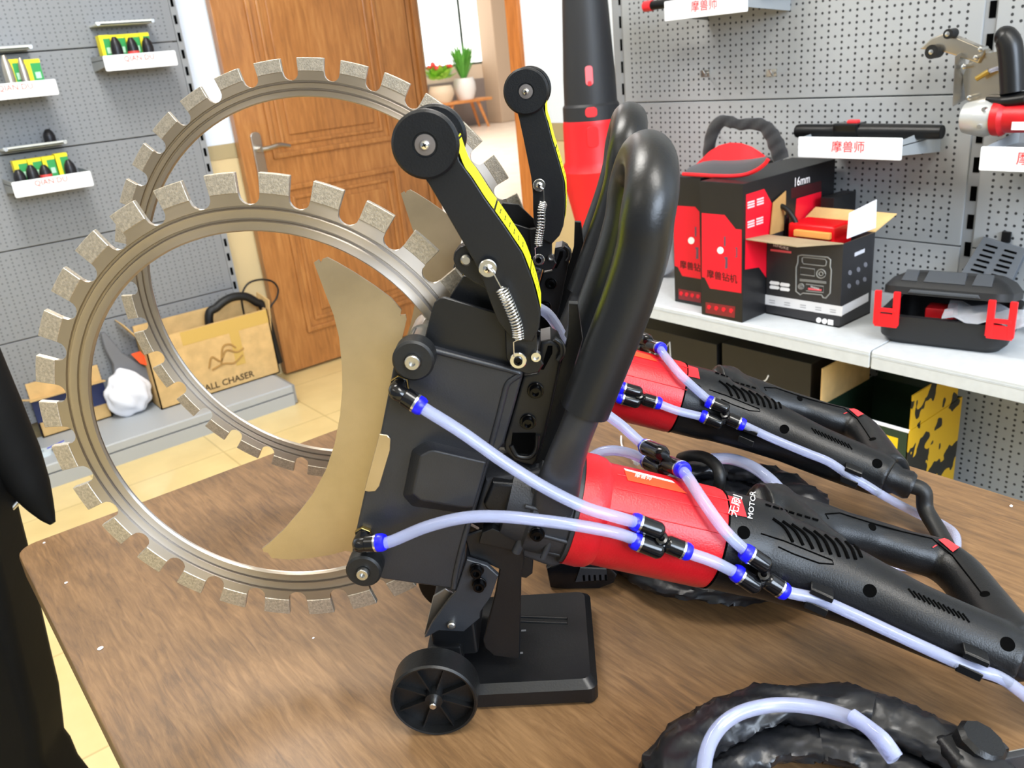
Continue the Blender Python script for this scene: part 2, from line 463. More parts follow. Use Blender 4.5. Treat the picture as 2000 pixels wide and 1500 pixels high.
# low wooden bench with two potted plants
zt = 0.50
bl, br_ = onY(862, 196, HY-0.45).x, onY(944, 192, HY-0.45).x
stool = thing('bench', 'low wooden bench with splayed legs under the bright hall window', 'bench', ((bl+br_)/2, HY-0.55, 0))
wd = wood_mat('light_bench_wood', '#b5713a', '#c98449', '#d99a5e', 6, 0.5, (2, 9, 9), 0.05)
w2 = (br_-bl)/2
bm = B(); box(bm, (-w2-0.2, -0.17, zt-0.05), (w2, 0.17, zt), 0.01); obj('seat', bm, wd, stool)
for sx in (-1, 1):
    for sy in (-1, 1):
        bm = B(); cyl(bm, (sx*(w2-0.18)-0.1, sy*0.1, zt-0.04), (sx*(w2-0.02)-0.1, sy*0.14, 0), 0.032, 0.022, 10); obj('leg', bm, wd, stool)
leafm = mat('green_leaf', '#5aa13c', 0.5, noise=(8, 0.3))
leafy = mat('yellow_green_leaf', '#8cc63f', 0.5, noise=(8, 0.3))
flow = mat('red_flower', '#e2453f', 0.5)
def plant(name, label, x, y, zb, pot_r, pot_h, potm, spread, hgt, n, lm, spiky, flowers=0):
    t = thing(name, label, 'potted plant', (x, y, zb))
    bm = B(); lathe(bm, (0, 0, 0), (0, 0, 1), [(pot_r*0.72, 0), (pot_r, pot_h*0.45), (pot_r*0.98, pot_h*0.75), (pot_r*0.85, pot_h), (pot_r*0.78, pot_h), (pot_r*0.75, pot_h*0.9)], 20); obj('pot', bm, potm, t)
    bm = B(); rnd = random.Random(len(label))
    for i in range(n):
        a = rnd.uniform(0, 6.283); rr_ = spread*rnd.uniform(0.2, 1); hz = hgt*rnd.uniform(0.45, 1)
        base = V3((0.2*pot_r*math.cos(a), 0.2*pot_r*math.sin(a), pot_h*0.95)); tip = V3((rr_*math.cos(a), rr_*math.sin(a), pot_h+hz))
        mid = base*0.45+tip*0.55+V3((0, 0, 0.12*hgt)); wv = V3((-math.sin(a), math.cos(a), 0))*(0.02 if spiky else 0.07)
        if spiky: q = [base-wv*.5, base+wv*.5, mid+wv, tip, mid-wv]
        else: q = [mid*0.8+base*0.2, mid+wv, tip, mid-wv]
        bm.faces.new([bm.verts.new(v) for v in q])
    obj('foliage', bm, lm, t)
    if flowers:
        bm = B()
        for i in range(flowers):
            a = rnd.uniform(0, 6.283); c = V3((spread*rnd.uniform(-0.6, 0.6), spread*0.4*math.sin(a), pot_h+hgt*rnd.uniform(0.8, 1.0)))
            bmesh.ops.create_icosphere(bm, subdivisions=1, radius=0.045, matrix=Matrix.Translation(c))
        obj('flowers', bm, flow, t)
potw = mat('white_glazed_pot', '#e4dfda', 0.35); potb = mat('beige_clay_pot', '#d5bfa4', 0.6)
pp = onY(910, 193, HY-0.55); plant('potted_plant', 'spiky green plant in a white vase on the hall bench', pp.x, HY-0.55, zt, 0.20, 0.36, potw, 0.36, 0.62, 90, leafm, True)
pp = onY(864, 196, HY-0.55); plant('potted_plant', 'low yellow-green leafy plant with red blooms in a beige pot', pp.x, HY-0.55, zt, 0.22, 0.28, potb, 0.36, 0.36, 90, leafy, False, 9)
# ================================================================ the table
TZ = CAMZ-0.473
tx0, tx1, ty1 = 0.040, 0.845, 1.027
tabm = wood_mat('brown_laminate_top', '#58422d', '#705437', '#866746', 24, 0.40, (9, 0.9, 9), 0.10, 0.04)
edgem = wood_mat('dark_table_edge', '#4c3520', '#6a4a2e', '#7d5a3a', 9, 0.45, (2, 7, 7), 0.1)
table = thing('table', 'brown wood-grain table top carrying the two ring saws', 'table', ((tx0+tx1)/2, 0.45, 0))
def tl(x, y, z): return V3((x-(tx0+tx1)/2, y-0.45, z))
tw, td = tx1-tx0, ty1+0.35
bm = B()
prism(bm, [tl((tx0+tx1)/2+x, (ty1-0.35)/2+y, TZ-0.03) for x, y in rrect(tw, td, 0.022, 5)], (0, 0, 0.03), 0.003, 2)
obj('table_top', bm, tabm, table)
for x in (tx0+0.06, tx1-0.06):
    for y in (-0.28, ty1-0.07):
        bm = B(); box(bm, tl(x-0.025, y-0.025, 0), tl(x+0.025, y+0.025, TZ-0.03), 0.004); obj('leg', bm, BLACKM, table)
bm = B()
for lo, hi in (((tx0+0.06, ty1-0.085), (tx1-0.06, ty1-0.055)), ((tx0+0.05, -0.28), (tx0+0.07, ty1-0.07)), ((tx1-0.07, -0.28), (tx1-0.05, ty1-0.07))):
    box(bm, tl(lo[0], lo[1], TZ-0.09), tl(hi[0], hi[1], TZ-0.03))
obj('apron', bm, BLACKM, table)
crumbm = mat('white_crumb', '#f4f2f2', 0.6)
for px, py, s, lab in ((196, 1266, 0.0022, 'largest white crumb on the table, left of the saw wheel'), (129, 1138, 0.0014, 'small white crumb near the left edge of the table'), (86, 1060, 0.0012, 'white crumb close to the rounded table corner'), (612, 1246, 0.0010, 'tiny white crumb on the table under the front cutting ring'), (1975, 988, 0.0016, 'white crumb at the far right table edge')):
    p = onZ(px, py, TZ+s*0.5)
    bm = B(); bmesh.ops.create_icosphere(bm, subdivisions=2, radius=s)
    for v in bm.verts: v.co = V3((v.co.x*1.3, v.co.y*random.uniform(0.75, 1.1), max(-s*0.5, v.co.z*0.6)))
    o = obj('crumb', bm, crumbm, None, 80); o.location = p; tag(o, lab, 'crumb', 'white crumbs on the table')
# ================================================================ the two ring saws
class Frame:
    """a saw's own frame: x along the ring plane, y away from the camera, z up from the table"""
    def __init__(s, cx, cy, cz, th):
        a = th-YAW
        s.ex = V3((math.cos(a), math.sin(a), 0)); s.ey = V3((math.sin(a), -math.cos(a), 0))
        c = _rot @ V3((cx, cy, 0)); s.O = V3((c.x, c.y, TZ)); s.rz = a
    def at(s, px, py, Y):
        """local point on the plane lying Y in front of the ring plane"""
        d = ray(px, py); o = CAM-s.O
        t = (Y-o.dot(s.ey))/d.dot(s.ey); p = o+d*t
        return V3((p.dot(s.ex), -p.dot(s.ey), p.z))
    def loc(s, w):
        p = V3(w)-s.O; return V3((p.dot(s.ex), -p.dot(s.ey), p.z))
    def ray_local(s, px, py):
        d = ray(px, py); o = CAM-s.O
        f = lambda v: V3((v.dot(s.ex), -v.dot(s.ey), v.z))
        return f(o), f(d).normalized()
F0 = Frame(-0.1794, 0.5865, 0, math.radians(-4.15))
F1 = Frame(-0.1431, 0.8742, 0, math.radians(-7.20))
ZC = 0.2353                                   # height of the small ring's centre above the table
def A(X, Y, Z): return V3((X, -Y, Z+ZC))
ringm = mat('brushed_ring_steel', '#b5aca2', 0.38, 1.0, aniso=0.93, tang='Y')
segm = mat('sintered_segment', '#b9af9f', 0.4, 0.8, noise=(600, 0.22), bump=(900, 0.25))
platem = mat('splash_plate_steel', '#b8a88e', 0.33, 0.92, noise=(22, 0.1), bump=(900, 0.05), rvar=0.06)
brass = mat('brass_nut', '#b79a55', 0.3, 1.0)
yelm = mat('yellow_warning_sticker', '#f3f710', 0.5)
tubem = mat('satin_black_tube', '#323336', 0.38, 0.2, bump=(900, 0.08))
wheelm = mat('black_wheel_plastic', '#0c0d0e', 0.4, noise=(60, 0.2), bump=(600, 0.1))
stickm = mat('orange_red_sticker', '#f0461e', 0.45)

HOUSM = mat('charcoal_housing_coat', '#242528', 0.36, bump=(900, 0.12), noise=(40, 0.12))
def prismY(bm, pts, Y0, Y1, bev=0.0, seg=2, P=F0.at, ref=None, xf=None):
    """outline traced on the plane Y = ref, carried from Y0 to Y1"""
    q = [P(x, y, Y0 if ref is None else ref) for x, y in pts]
    q = [V3((v.x, -Y0, v.z)) for v in q]
    q2 = [V3((v.x, -Y1, v.z)) for v in q]
    if xf: q = [xf(v) for v in q]; q2 = [xf(v) for v in q2]
    prism(bm, q, q2[0]-q[0], bev, seg)

def cutting_ring(parent, R, rb, steps, rin, nt, wdeg, phase, cx, cz, th=0.0036):
    pitch = 360/nt
    outl = []
    for k in range(nt):
        c = phase+k*pitch
        for a in (-wdeg/2, 0, wdeg/2): outl.append((c+a, rb))
        g = pitch-wdeg; gr = math.radians(g/2)*rb            # gullet half width
        for i in range(1, 8):
            t = math.pi*i/8
            outl.append((c+wdeg/2+g/2*(1-math.cos(t)), rb-0.0012-gr*0.95*math.sin(t)))
    bm = B(); n = len(outl)
    def ringv(rad, y): return [bm.verts.new((rad*math.cos(math.radians(a)), y, rad*math.sin(math.radians(a)))) for a, _ in outl]
    def outv(y): return [bm.verts.new((r*math.cos(math.radians(a)), y, r*math.sin(math.radians(a)))) for a, r in outl]
    s1, s2 = steps; h = th/2
    prof = [(s1, -h), (s1-0.0004, -h+0.0022), (s1-0.0017, -h+0.0022), (s1-0.0028, -h-0.0003), (s1-0.0044, -h), (s2, -h), (s2-0.0004, -h+0.0022), (s2-0.0017, -h+0.0022), (s2-0.0028, -h-0.0005), (s2-0.0046, -h-0.0003), (rin+0.0012, -h-0.0006), (rin, -h+0.001), (rin, h-0.001), (rin+0.001, h), (s1, h)]
    loops = [outv(-h)]+[ringv(r, y) for r, y in prof]+[outv(h)]
    for a, b in zip(loops, loops[1:]+loops[:1]):
        for k in range(n):
            bm.faces.new((a[k], a[(k+1) % n], b[(k+1) % n], b[k]))
    ring = obj('cutting_ring', bm, ringm, parent, 30, None); ring.location = (cx, 0, cz)
    bm = B(); m = 5; ro, ri, t2 = R, rb-0.0004, 0.0024
    va = [[bm.verts.new((r*math.cos(math.radians(-wdeg/2+wdeg*i/m)), y, r*math.sin(math.radians(-wdeg/2+wdeg*i/m)))) for i in range(m+1)] for r, y in ((ri, -t2), (ro, -t2), (ro, t2), (ri, t2))]
    for a, b in zip(va, va[1:]+va[:1]):
        for i in range(m): bm.faces.new((a[i], a[i+1], b[i+1], b[i]))
    bm.faces.new([r[0] for r in va]); bm.faces.new([r[-1] for r in va][::-1])
    bmesh.ops.recalc_face_normals(bm, faces=bm.faces)
    bevel_edges(bm, [e for e in bm.edges if e.calc_face_angle(0) > 0.8], 0.0004, 1)
    s0 = obj('segment', bm, segm, ring, 30)
    for k in range(nt):
        s = s0 if k == 0 else s0.copy()
        if k: COL.objects.link(s)
        s.rotation_euler = (0, -math.radians(phase+k*pitch), 0)
    return ring

def screw(parent, p, r, washer=0.0, m=BLKSCR, wm=CHROME, name='screw', h=0.004):
    """cap screw whose axis points to the camera side"""
    bm = B(); p = V3(p); ax = V3((0, -1, 0))
    lathe(bm, p, ax, [(r, 0), (r, h*0.8), (r*0.9, h), (r*0.55, h), (r*0.5, h*0.45), (0, h*0.45)], 20)
    o = obj(name, bm, m, parent)
    if washer:
        bm = B(); lathe(bm, p-ax*0.0006, ax, [(washer*0.5, 0), (washer, 0), (washer, 0.0012), (washer*0.94, 0.0016), (washer*0.5, 0.0016)], 24); obj('washer', bm, wm, o)
    return o

def pan_screw(parent, p, r, washer, name='screw'):
    p = V3(p); ax = V3((0, -1, 0)); bm = B()
    lathe(bm, p, ax, [(r, 0), (r*0.98, r*0.35), (r*0.8, r*0.7), (r*0.4, r*0.86), (0, r*0.9)], 20)
    o = obj(name, bm, CHROME, parent)
    bm = B()
    for a in (0.4, 0.4+math.pi/2):
        d = V3((math.cos(a), 0, math.sin(a)))*r*0.5; w = V3((-math.sin(a), 0, math.cos(a)))*r*0.13
        q = p+ax*(r*0.9)
        bm.faces.new([bm.verts.new(v) for v in (q-d-w, q+d-w, q+d+w, q-d+w)])
    obj('cross_slot', bm, DARK, o)
    bm = B(); lathe(bm, p-ax*0.0006, ax, [(washer*0.4, 0), (washer, 0), (washer, 0.0014), (washer*0.92, 0.0018), (washer*0.4, 0.0018)], 28); obj('washer', bm, CHROME, o)
    return o

def roller(parent, c, r, Y0, Y1, bolt, mt=RUBBER, name='guide_roller'):
    """disc from Y0 (back) to Y1 (front) with a bright bolt"""
    bm = B(); t = Y1-Y0
    lathe(bm, (c.x, -Y0, c.z), (0, -1, 0), [(0.004, 0), (r-0.0008, 0), (r, 0.0012), (r, t-0.0015), (r-0.0015, t), (bolt*1.15, t), (bolt*1.15, t-0.001), (0, t-0.001)], 40)
    o = obj(name, bm, mt, parent)
    return o

def bolt_on(o, c, Y, r, h, m=STEEL):
    bm = B(); lathe(bm, (c.x, -Y, c.z), (0, -1, 0), [(r, -0.001), (r, h*0.8), (r*0.88, h), (r*0.42, h), (r*0.38, h*0.35), (0, h*0.35)], 24); obj('bolt', bm, m, o)

def spring(parent, path, coil, r, turns):
    """path: hook points; coil = (start, end) index of the coiled stretch"""
    P = [V3(p) for p in path]; pts = P[:coil[0]+1]
    axis = smooth_path(P[coil[0]:coil[1]+1], 10); n = turns*12
    for i in range(n+1):
        x = i/n*(len(axis)-1); k = min(int(x), len(axis)-2); c = axis[k].lerp(axis[k+1], x-k)
        _, u, w = frame_of(axis[k+1]-axis[k], (0, 1, 0)); a = 2*math.pi*i/12
        rr = r*(0.25+0.75*min(1, i/8, (n-i)/8))
        pts.append(c+(u*math.cos(a)+w*math.sin(a))*rr)
    pts += P[coil[1]:]
    bm = B(); tube(bm, pts, 0.00055, 6, smooth=False); obj('spring', bm, CHROME, parent, 60)

HR = 0.0043
def hose(parent, pts, name='water_hose', r=HR, group=None):
    bm = B(); tube(bm, pts, r, 12, 8); return obj(name, bm, HOSE, parent, 60)
def collar(parent, p, d):
    """blue release collar with its thin metal ring, d points out of the fitting"""
    p, d = V3(p), V3(d).normalized()
    bm = B(); lathe(bm, p-d*0.0012, d, [(0.0058, 0), (0.0069, 0), (0.0069, 0.0016), (0.0058, 0.0016)], 18); obj('metal_ring', bm, CHROME, parent)
    bm = B(); lathe(bm, p, d, [(0.0045, 0), (0.0064, 0), (0.0066, 0.0016), (0.0066, 0.0034), (0.0056, 0.0058), (0.0045, 0.006)], 18); obj('release_collar', bm, BLUEC, parent)
def y_connector(parent, i1, i2, out, mid=0.5):
    """two inlets side by side, one outlet; the points are where the collars sit"""
    i1, i2, out = V3(i1), V3(i2), V3(out); m = (i1+i2)/2; d = (out-m).normalized(); L = (out-m).length
    bm = B(); r = 0.0066
    for i in (i1, i2):
        lathe(bm, i, d, [(r*0.9, 0), (r, 0.001), (r, L*0.44), (r*0.8, L*0.52), (r*0.5, L*0.56)], 18)
        cyl(bm, i+d*L*0.4, m+d*L*0.62, r*0.72, r*0.6, 12)
    lathe(bm, m+d*L*0.55, d, [(r*0.55, 0), (r*0.85, L*0.06), (r, L*0.12), (r, L*0.44), (r*0.9, L*0.45)], 18)
    n = V3((0, -0.6, 0.8)); lathe(bm, m+d*L*0.5+n*0.001, n, [(r*0.62, 0), (r*0.62, r*0.75), (r*0.35, r*0.8), (r*0.3, r*0.3), (0, r*0.3)], 14)
    o = obj('y_connector', bm, GLOSSB, parent, 40)
    for i in (i1, i2): collar(o, i, -d)
    collar(o, out, d)
    return o
def elbow(parent, base, tip, Ybase):
    base, tip = V3(base), V3(tip); bm = B()
    lathe(bm, (base.x, -Ybase, base.z), (0, -1, 0), [(0.0062, 0), (0.0062, 0.004), (0.005, 0.0046)], 6)
    o = obj('hose_elbow', bm, GLOSSB, parent, 40)
    bm = B(); lathe(bm, (base.x, -Ybase-0.0002, base.z), (0, -1, 0), [(0.0066, 0), (0.0066, 0.0034), (0.0055, 0.004)], 6); obj('nut', bm, brass, o, 20)
    me = o.data; bm = B(); bm.from_mesh(me)
    d = (tip-base).normalized(); L = (tip-base).length
    tube(bm, [V3((base.x, -Ybase-0.003, base.z)), V3((base.x, base.y*0.9+tip.y*0.1, base.z)), base+d*0.006, base+d*0.012], [0.005, 0.0056, 0.0058, 0.0058], 14)
    lathe(bm, base+d*L*0.35, d, [(0.0055, 0), (0.0066, 0.0012), (0.0068, L*0.65-0.001), (0.006, L*0.65)], 18)
    fin(bm, 40); bm.to_mesh(me); bm.free()
    collar(o, tip, d); return o

PIV = A(0.2093, 0, 0.0505)
def arm_xf(ang):
    c, s = math.cos(ang), math.sin(ang)
    def f(v):
        dx, dz = v.x-PIV.x, v.z-PIV.z
        return V3((PIV.x+c*dx-s*dz, v.y, PIV.z+s*dx+c*dz))
    return f

def arm_parts(root, xf, spring_px, P):
    # guard arm with its two roller discs, warning sticker and return spring
    left = [(828, 347), (837, 360), (867, 410), (900, 467), (925, 510), (944, 552), (958, 592), (972, 628), (1000, 662)]
    right = [(1040, 668), (1054, 640), (1056, 612), (1052, 590), (1040, 545), (1020, 493), (985, 440), (947, 387), (922, 348), (897, 313), (890, 275), (872, 262)]
    bm = B(); prismY(bm, left+right+[(850, 290)], 0.052, 0.014, 0.0012, 2, xf=xf)
    arm = obj('guard_arm', bm, BLACKM, root)
    c = F0.at(830, 283, 0.060)
    for Y0, Y1 in ((0.0535, 0.0605), (0.004, 0.0115)):
        bm = B(); r = 0.0203; t = Y1-Y0
        cc = xf(V3((c.x, 0, c.z)))
        lathe(bm, (cc.x, -Y0, cc.z), (0, -1, 0), [(0.004, 0), (r-0.001, 0), (r, 0.0012), (r, t-0.0016), (r-0.0016, t), (0.0075, t), (0.0072, t-0.0012), (0, t-0.0012)], 48)
        d = obj('roller_disc', bm, BLACKP, root)
        if Y0 > 0.02:
            bm = B(); lathe(bm, (cc.x, -Y1+0.0012, cc.z), (0, -1, 0), [(0.0062, -0.0004), (0.0062, 0.0006), (0.0032, 0.0008)], 28); obj('bushing', bm, mat('dull_bushing', '#77706c', 0.4, 0.7), d)
            pan_screw(d, V3((cc.x, -Y1+0.0002, cc.z)), 0.0028, 0.0030)
    bm = B(); cc = xf(V3((c.x, 0, c.z))); cyl(bm, (cc.x, -0.011, cc.z), (cc.x, -0.054, cc.z), 0.008); obj('roller_axle', bm, STEEL, root)
    # sticker wrapped on the upper edge of the arm, in three lengths
    edge = [(886, 268), (893, 292), (906, 326), (922, 348), (947, 387), (966, 413), (985, 440), (1003, 467), (1020, 493), (1031, 520), (1040, 545), (1047, 568), (1052, 590), (1055.5, 606)]
    E = [F0.at(x, y, 0.052) for x, y in edge]; E = [V3((v.x, 0, v.z)) for v in smooth_path(E, 6)]
    nn = len(E)
    for i0, i1 in ((0.02, 0.37), (0.385, 0.715), (0.73, 0.985)):
        bm = B(); va = []; a, b = int(i0*nn), int(i1*nn)
        for i in range(a, b+1):
            t = (E[min(i+1, nn-1)]-E[max(i-1, 0)]).normalized(); nrm = V3((-t.z, 0, t.x)); nrm = nrm if nrm.x > 0 else -nrm
            q = E[i]+nrm*0.0005
            sk = 0.0
            va.append((bm.verts.new(xf(V3((q.x, -0.0512, q.z)))), bm.verts.new(xf(V3((q.x, -0.0150, q.z)))), bm.verts.new(xf(V3((q.x-nrm.x*0.0008, -0.0150, q.z-nrm.z*0.0008))))))
        for u, v in zip(va, va[1:]):
            bm.faces.new((u[0], v[0], v[1], u[1])); bm.faces.new((u[1], v[1], v[2], u[2]))
        st = obj('warning_sticker', bm, yelm, arm)
        if i0 > 0.3:
            bm = B()
            for k in range(int((b-a)*0.75)):
                i = a+2+k
                if i >= b: break
                if k % 3 != 1: continue
                t = (E[i]-E[i-1]).normalized(); nrm = V3((-t.z, 0, t.x)); nrm = nrm if nrm.x > 0 else -nrm
                for y0, y1 in ((-0.043, -0.037), (-0.035, -0.027)):
                    q = [E[i-1]+nrm*0.0008, E[i-1].lerp(E[i], 0.55)+nrm*0.0008]
                    bm.faces.new([bm.verts.new(xf(V3((s.x, yy, s.z)))) for s, yy in ((q[0], y0), (q[1], y0), (q[1], y1), (q[0], y1))])
            obj('small_print', bm, mat('dark_print', '#3a3c14', 0.6), st)
    # plate behind the arm
    bm = B(); prismY(bm, [(878, 580), (905, 540), (950, 545), (1010, 600), (1010, 690), (900, 650)], 0.024, 0.020, 0.0006, 1); obj('back_plate', bm, BLACKM, root)
    pan_screw(root, xf(F0.at(953, 524, 0.0565)), 0.0032, 0.0058)
    spring(root, [P(x, y, Y) for x, y, Y in spring_px], (2, len(spring_px)-3), 0.0038, 19)

def saw_common(root):
    # ---- splash plate in the ring's opening
    pl = [(613, 513), (621.6, 507.5), (626, 514), (630, 506), (639, 503), (658, 512.7), (692, 532.7), (730, 557.5), (764.5, 583), (783.7, 605.7), (781.6, 616), (792, 615), (793.5, 624), (790, 641), (778, 690), (800, 720), (760, 850), (728, 960), (700, 1080), (675, 1076), (645, 1084), (602, 1091), (564, 1093), (530, 1090), (523.5, 1080), (515, 1078), (512, 1071.6), (525.6, 1061), (555.5, 1033), (585, 999), (611, 965), (636.5, 918), (653.6, 867), (664, 811), (668.5, 760), (667.7, 713), (662, 658), (651.5, 615), (632, 564)]
    bm = B(); prismY(bm, pl, 0.0125, 0.0105); obj('splash_plate', bm, platem, root, 30)
    bm = B(); prismY(bm, [(741, 848), (756, 850), (763, 858), (762, 880), (741, 950), (733, 960), (720, 961), (711, 959)], 0.0465, 0.045, 0.0004, 1)
    q0, q1 = F0.at(741, 848, 0.046), F0.at(711, 959, 0.046)
    w = [q0, q1, V3((q1.x, -0.012, q1.z)), V3((q0.x, -0.012, q0.z))]
    prism(bm, w, (0.0012, 0, 0)); obj('plate_tab', bm, platem, root)
    # ---- housing shells both sides of the ring
    hs = [(852, 681), (930, 703), (1005, 722), (1016, 730), (1021, 735), (1002, 804), (984, 866), (958, 900), (938, 960), (924, 1000), (909, 1061), (908, 1095), (892, 1160), (884, 1151), (749, 1132), (700, 1115), (687, 1085), (688, 1068), (712, 960), (743, 845), (768, 717), (800, 667)]
    bm = B(); prismY(bm, hs, 0.045, 0.014, 0.0022, 3)
    hsg = obj('housing', bm, HOUSM, root)
    bm = B(); prismY(bm, hs, -0.014, -0.045, 0.0022, 3, ref=0.045); obj('housing', bm, HOUSM, root)
    bm = B(); q = F0.at
    ridge = [(845, 684), (930, 706), (1004, 725), (1014, 732), (992, 749), (983, 778), (974, 814), (960, 866), (945, 920), (926, 985), (904, 1061), (890, 1120), (886, 1148)]
    tube(bm, [q(x, y, 0.0452) for x, y in ridge], 0.0021, 8, 5); obj('rib', bm, HOUSM, hsg, 60)
    bm = B()
    base = [(829, 862), (845, 862), (955, 890), (921, 1003), (905, 1003), (805, 989), (786, 968), (804, 878)]
    top = [(842, 880), (850, 880), (950, 903), (925, 990), (910, 992), (822, 977), (806, 964), (822, 890)]
    vb = [bm.verts.new(q(x, y, 0.0445)) for x, y in base]; vt = [bm.verts.new(q(x, y, 0.060)) for x, y in top]
    for i in range(8): bm.faces.new((vb[i], vb[(i+1) % 8], vt[(i+1) % 8], vt[i]))
    ft = bm.faces.new(vt); bmesh.ops.recalc_face_normals(bm, faces=bm.faces)
    bevel_edges(bm, [e for e in bm.edges if len(e.link_faces) == 2], 0.0035, 3)
    obj('gear_bulge', bm, HOUSM, hsg)
    # ---- black upper guard plate and the link beside it
    bm = B(); prismY(bm, [(868, 581), (857, 583), (848, 592), (843, 607), (830, 658), (832, 668), (840, 676), (976, 712), (998, 716), (1012, 640), (1002, 624), (985, 616)], 0.040, 0.0365, 0.0006, 1); obj('guard_plate', bm, BLACKM, root)
    bm = B(); prismY(bm, [(985, 617), (1020, 616), (1036, 622), (1048, 638), (1049, 690), (1062, 712), (1052, 728), (1030, 732), (1004, 722), (988, 700)], 0.046, 0.0405, 0.0008, 1); obj('pivot_link', bm, BLACKM, root)
    # ---- frame column with its bolts
    col = [(1056, 668), (1075, 664), (1090, 672), (1099, 690), (1096, 712), (1080, 790), (1066, 850), (1050, 902), (1040, 912), (1005, 902), (985, 880), (985, 864), (1003, 800), (1022, 735), (1048, 728)]
    bm = B(); prismY(bm, col, 0.037, 0.006, 0.0025, 2); cl = obj('frame_column', bm, BLACKM, root)
    bm = B(); prismY(bm, [(1070, 676), (1079, 676), (1079, 690), (1062, 722), (1056, 722)], 0.0376, 0.0365); obj('slot', bm, DARK, cl)
    bm = B(); tube(bm, [q(x, y, 0.040) for x, y in ((1083, 662), (1096, 672), (1098, 690), (1090, 703))], 0.0022, 8, 5); obj('latch_hook', bm, BLACKM, cl, 60)
    bm = B(); prismY(bm, [(1001, 846), (1046, 846), (1050, 866), (1040, 888), (1010, 886), (998, 872)], 0.0378, 0.037, 0.0006); obj('window', bm, DARK, cl)
    bm = B(); tube(bm, [q(x, y, 0.038) for x, y in ((998, 870), (1010, 890), (1034, 893), (1047, 878), (1050, 850))], 0.0018, 8, 5); obj('window_rim', bm, BLACKM, cl, 60)
    for x, y in ((1046, 763), (1031, 824)):
        o = screw(root, q(x, y, 0.038), 0.0042, 0.0058, BLKSCR, BLKSCR, h=0.005)
    screw(root, q(1047, 694, 0.046), 0.0036, 0.0, CHROME, h=0.004)
    # lower spring post
    bm = B(); p = q(1012, 704, 0.047); cyl(bm, p, p+V3((0, -0.005, 0)), 0.0036); obj('spring_post', bm, STEEL, root)
    screw(root, q(1012, 704, 0.053), 0.0030, 0.0056, BLKSCR, CHROME, h=0.003)
    # ---- strut behind the column
    st = [(1111, 593), (1129, 594), (1139, 662), (1124, 712), (1108, 790), (1090, 870), (1060, 935), (1034, 930), (1072, 800), (1093, 718), (1109, 662)]
    bm = B(); prismY(bm, st, 0.030, 0.022, 0.001); obj('strut', bm, BLACKM, root)
    # ---- motor
    m0, ax = A(0.2168, 0.020, -0.0838), V3((0.948, 0, -0.319)).normalized()
    bm = B(); lathe(bm, m0, ax, [(0.030, 0), (0.0425, 0), (0.0428, 0.010), (0.0415, 0.017), (0.0388, 0.021), (0.0388, 0.055), (0.0384, 0.1035), (0.0376, 0.1080)], 56, hint=(0, 1, 0)); mot = obj('motor_shell', bm, RED, root, 25)
    bm = B()
    for da in (-28, -8, 16):
        a = math.radians(da); u = V3((0, -1, 0)); w = ax.cross(u); w = w if w.z > 0 else -w
        d = (u*math.sin(math.radians(38)+a)+w*math.cos(math.radians(38)+a)).normalized()
        tube(bm, [m0+ax*0.024+d*0.0388, m0+ax*0.110+d*0.0383], 0.0005, 5, smooth=False)
    obj('shell_rib', bm, RED, mot, 60)
    bm = B(); lathe(bm, m0, ax, [(0.0370, 0.1078), (0.0381, 0.1080), (0.0381, 0.1094), (0.0370, 0.1096)], 56); obj('seam_ring', bm, DARK, mot, 60)
    bm = B(); lathe(bm, m0, ax, [(0.020, -0.052), (0.033, -0.050), (0.036, -0.034), (0.039, -0.032), (0.039, -0.004), (0.0415, -0.003), (0.0415, 0.002)], 48); gc = obj('gear_case', bm, GREYC, root)
    bm = B()
    for a in range(-40, 140, 30):
        d = V3((0, -math.cos(math.radians(a)), math.sin(math.radians(a))))
        tube(bm, [m0-ax*0.034+d*0.038, m0-ax*0.004+d*0.040], 0.0016, 8, smooth=False)
    obj('casting_rib', bm, GREYC, gc, 60)
    screw(root, q(1049, 1043, 0.061), 0.0044, 0.0055, BLKSCR, BLKSCR, h=0.004)
    # cast neck between housing and motor
    bm = B(); prismY(bm, [(950, 925), (1022, 912), (1075, 905), (1140, 895), (1128, 985), (1096, 1090), (1078, 1096), (1020, 1075), (1000, 1040), (960, 1012), (925, 1005)], 0.040, -0.02, 0.004, 3, ref=0.030); obj('cast_neck', bm, GREYC, root)
    bm = B(); prismY(bm, [(962, 942), (1016, 946), (1024, 960), (1020, 998), (1000, 1006), (950, 998), (944, 985)], 0.046, 0.036, 0.003, 3); obj('neck_boss', bm, BLACKP, root)
    bm = B(); tube(bm, [q(x, y, 0.047) for x, y in ((1046, 950), (1036, 1000), (1022, 1045), (1008, 1078))], [0.0030, 0.0032, 0.0034, 0.0036], 10)
    obj('casting_rib', bm, GREYC, gc, 60)
    bm = B(); tube(bm, [q(x, y, 0.055) for x, y in ((1098, 975), (1090, 1010), (1075, 1055), (1060, 1090))], 0.0022, 10)
    obj('casting_rib', bm, GREYC, gc, 60)
    # ---- front loop handle: foam sleeve on a flattened steel tube
    dn = [q(x, y, 0.070) for x, y in ((1264, 425), (1255, 490), (1230, 575), (1192, 675), (1156, 765))]
    e0 = q(1142, 800, 0.070)
    d = (dn[0]-dn[2]).normalized(); far = [V3((v.x, 0.030, v.z)) for v in dn]
    mid = V3((0, 0.050, 0))
    arc = []
    for k in range(1, 6):
        a = math.pi*k/6
        arc.append(dn[0].lerp(far[0], (1-math.cos(a))/2)+d*0.030*math.sin(a))
    bm = B(); tube(bm, [e0]+dn[::-1]+arc+far[:], 0.0164, 28, 6); obj('foam_grip', bm, FOAM, root, 60)
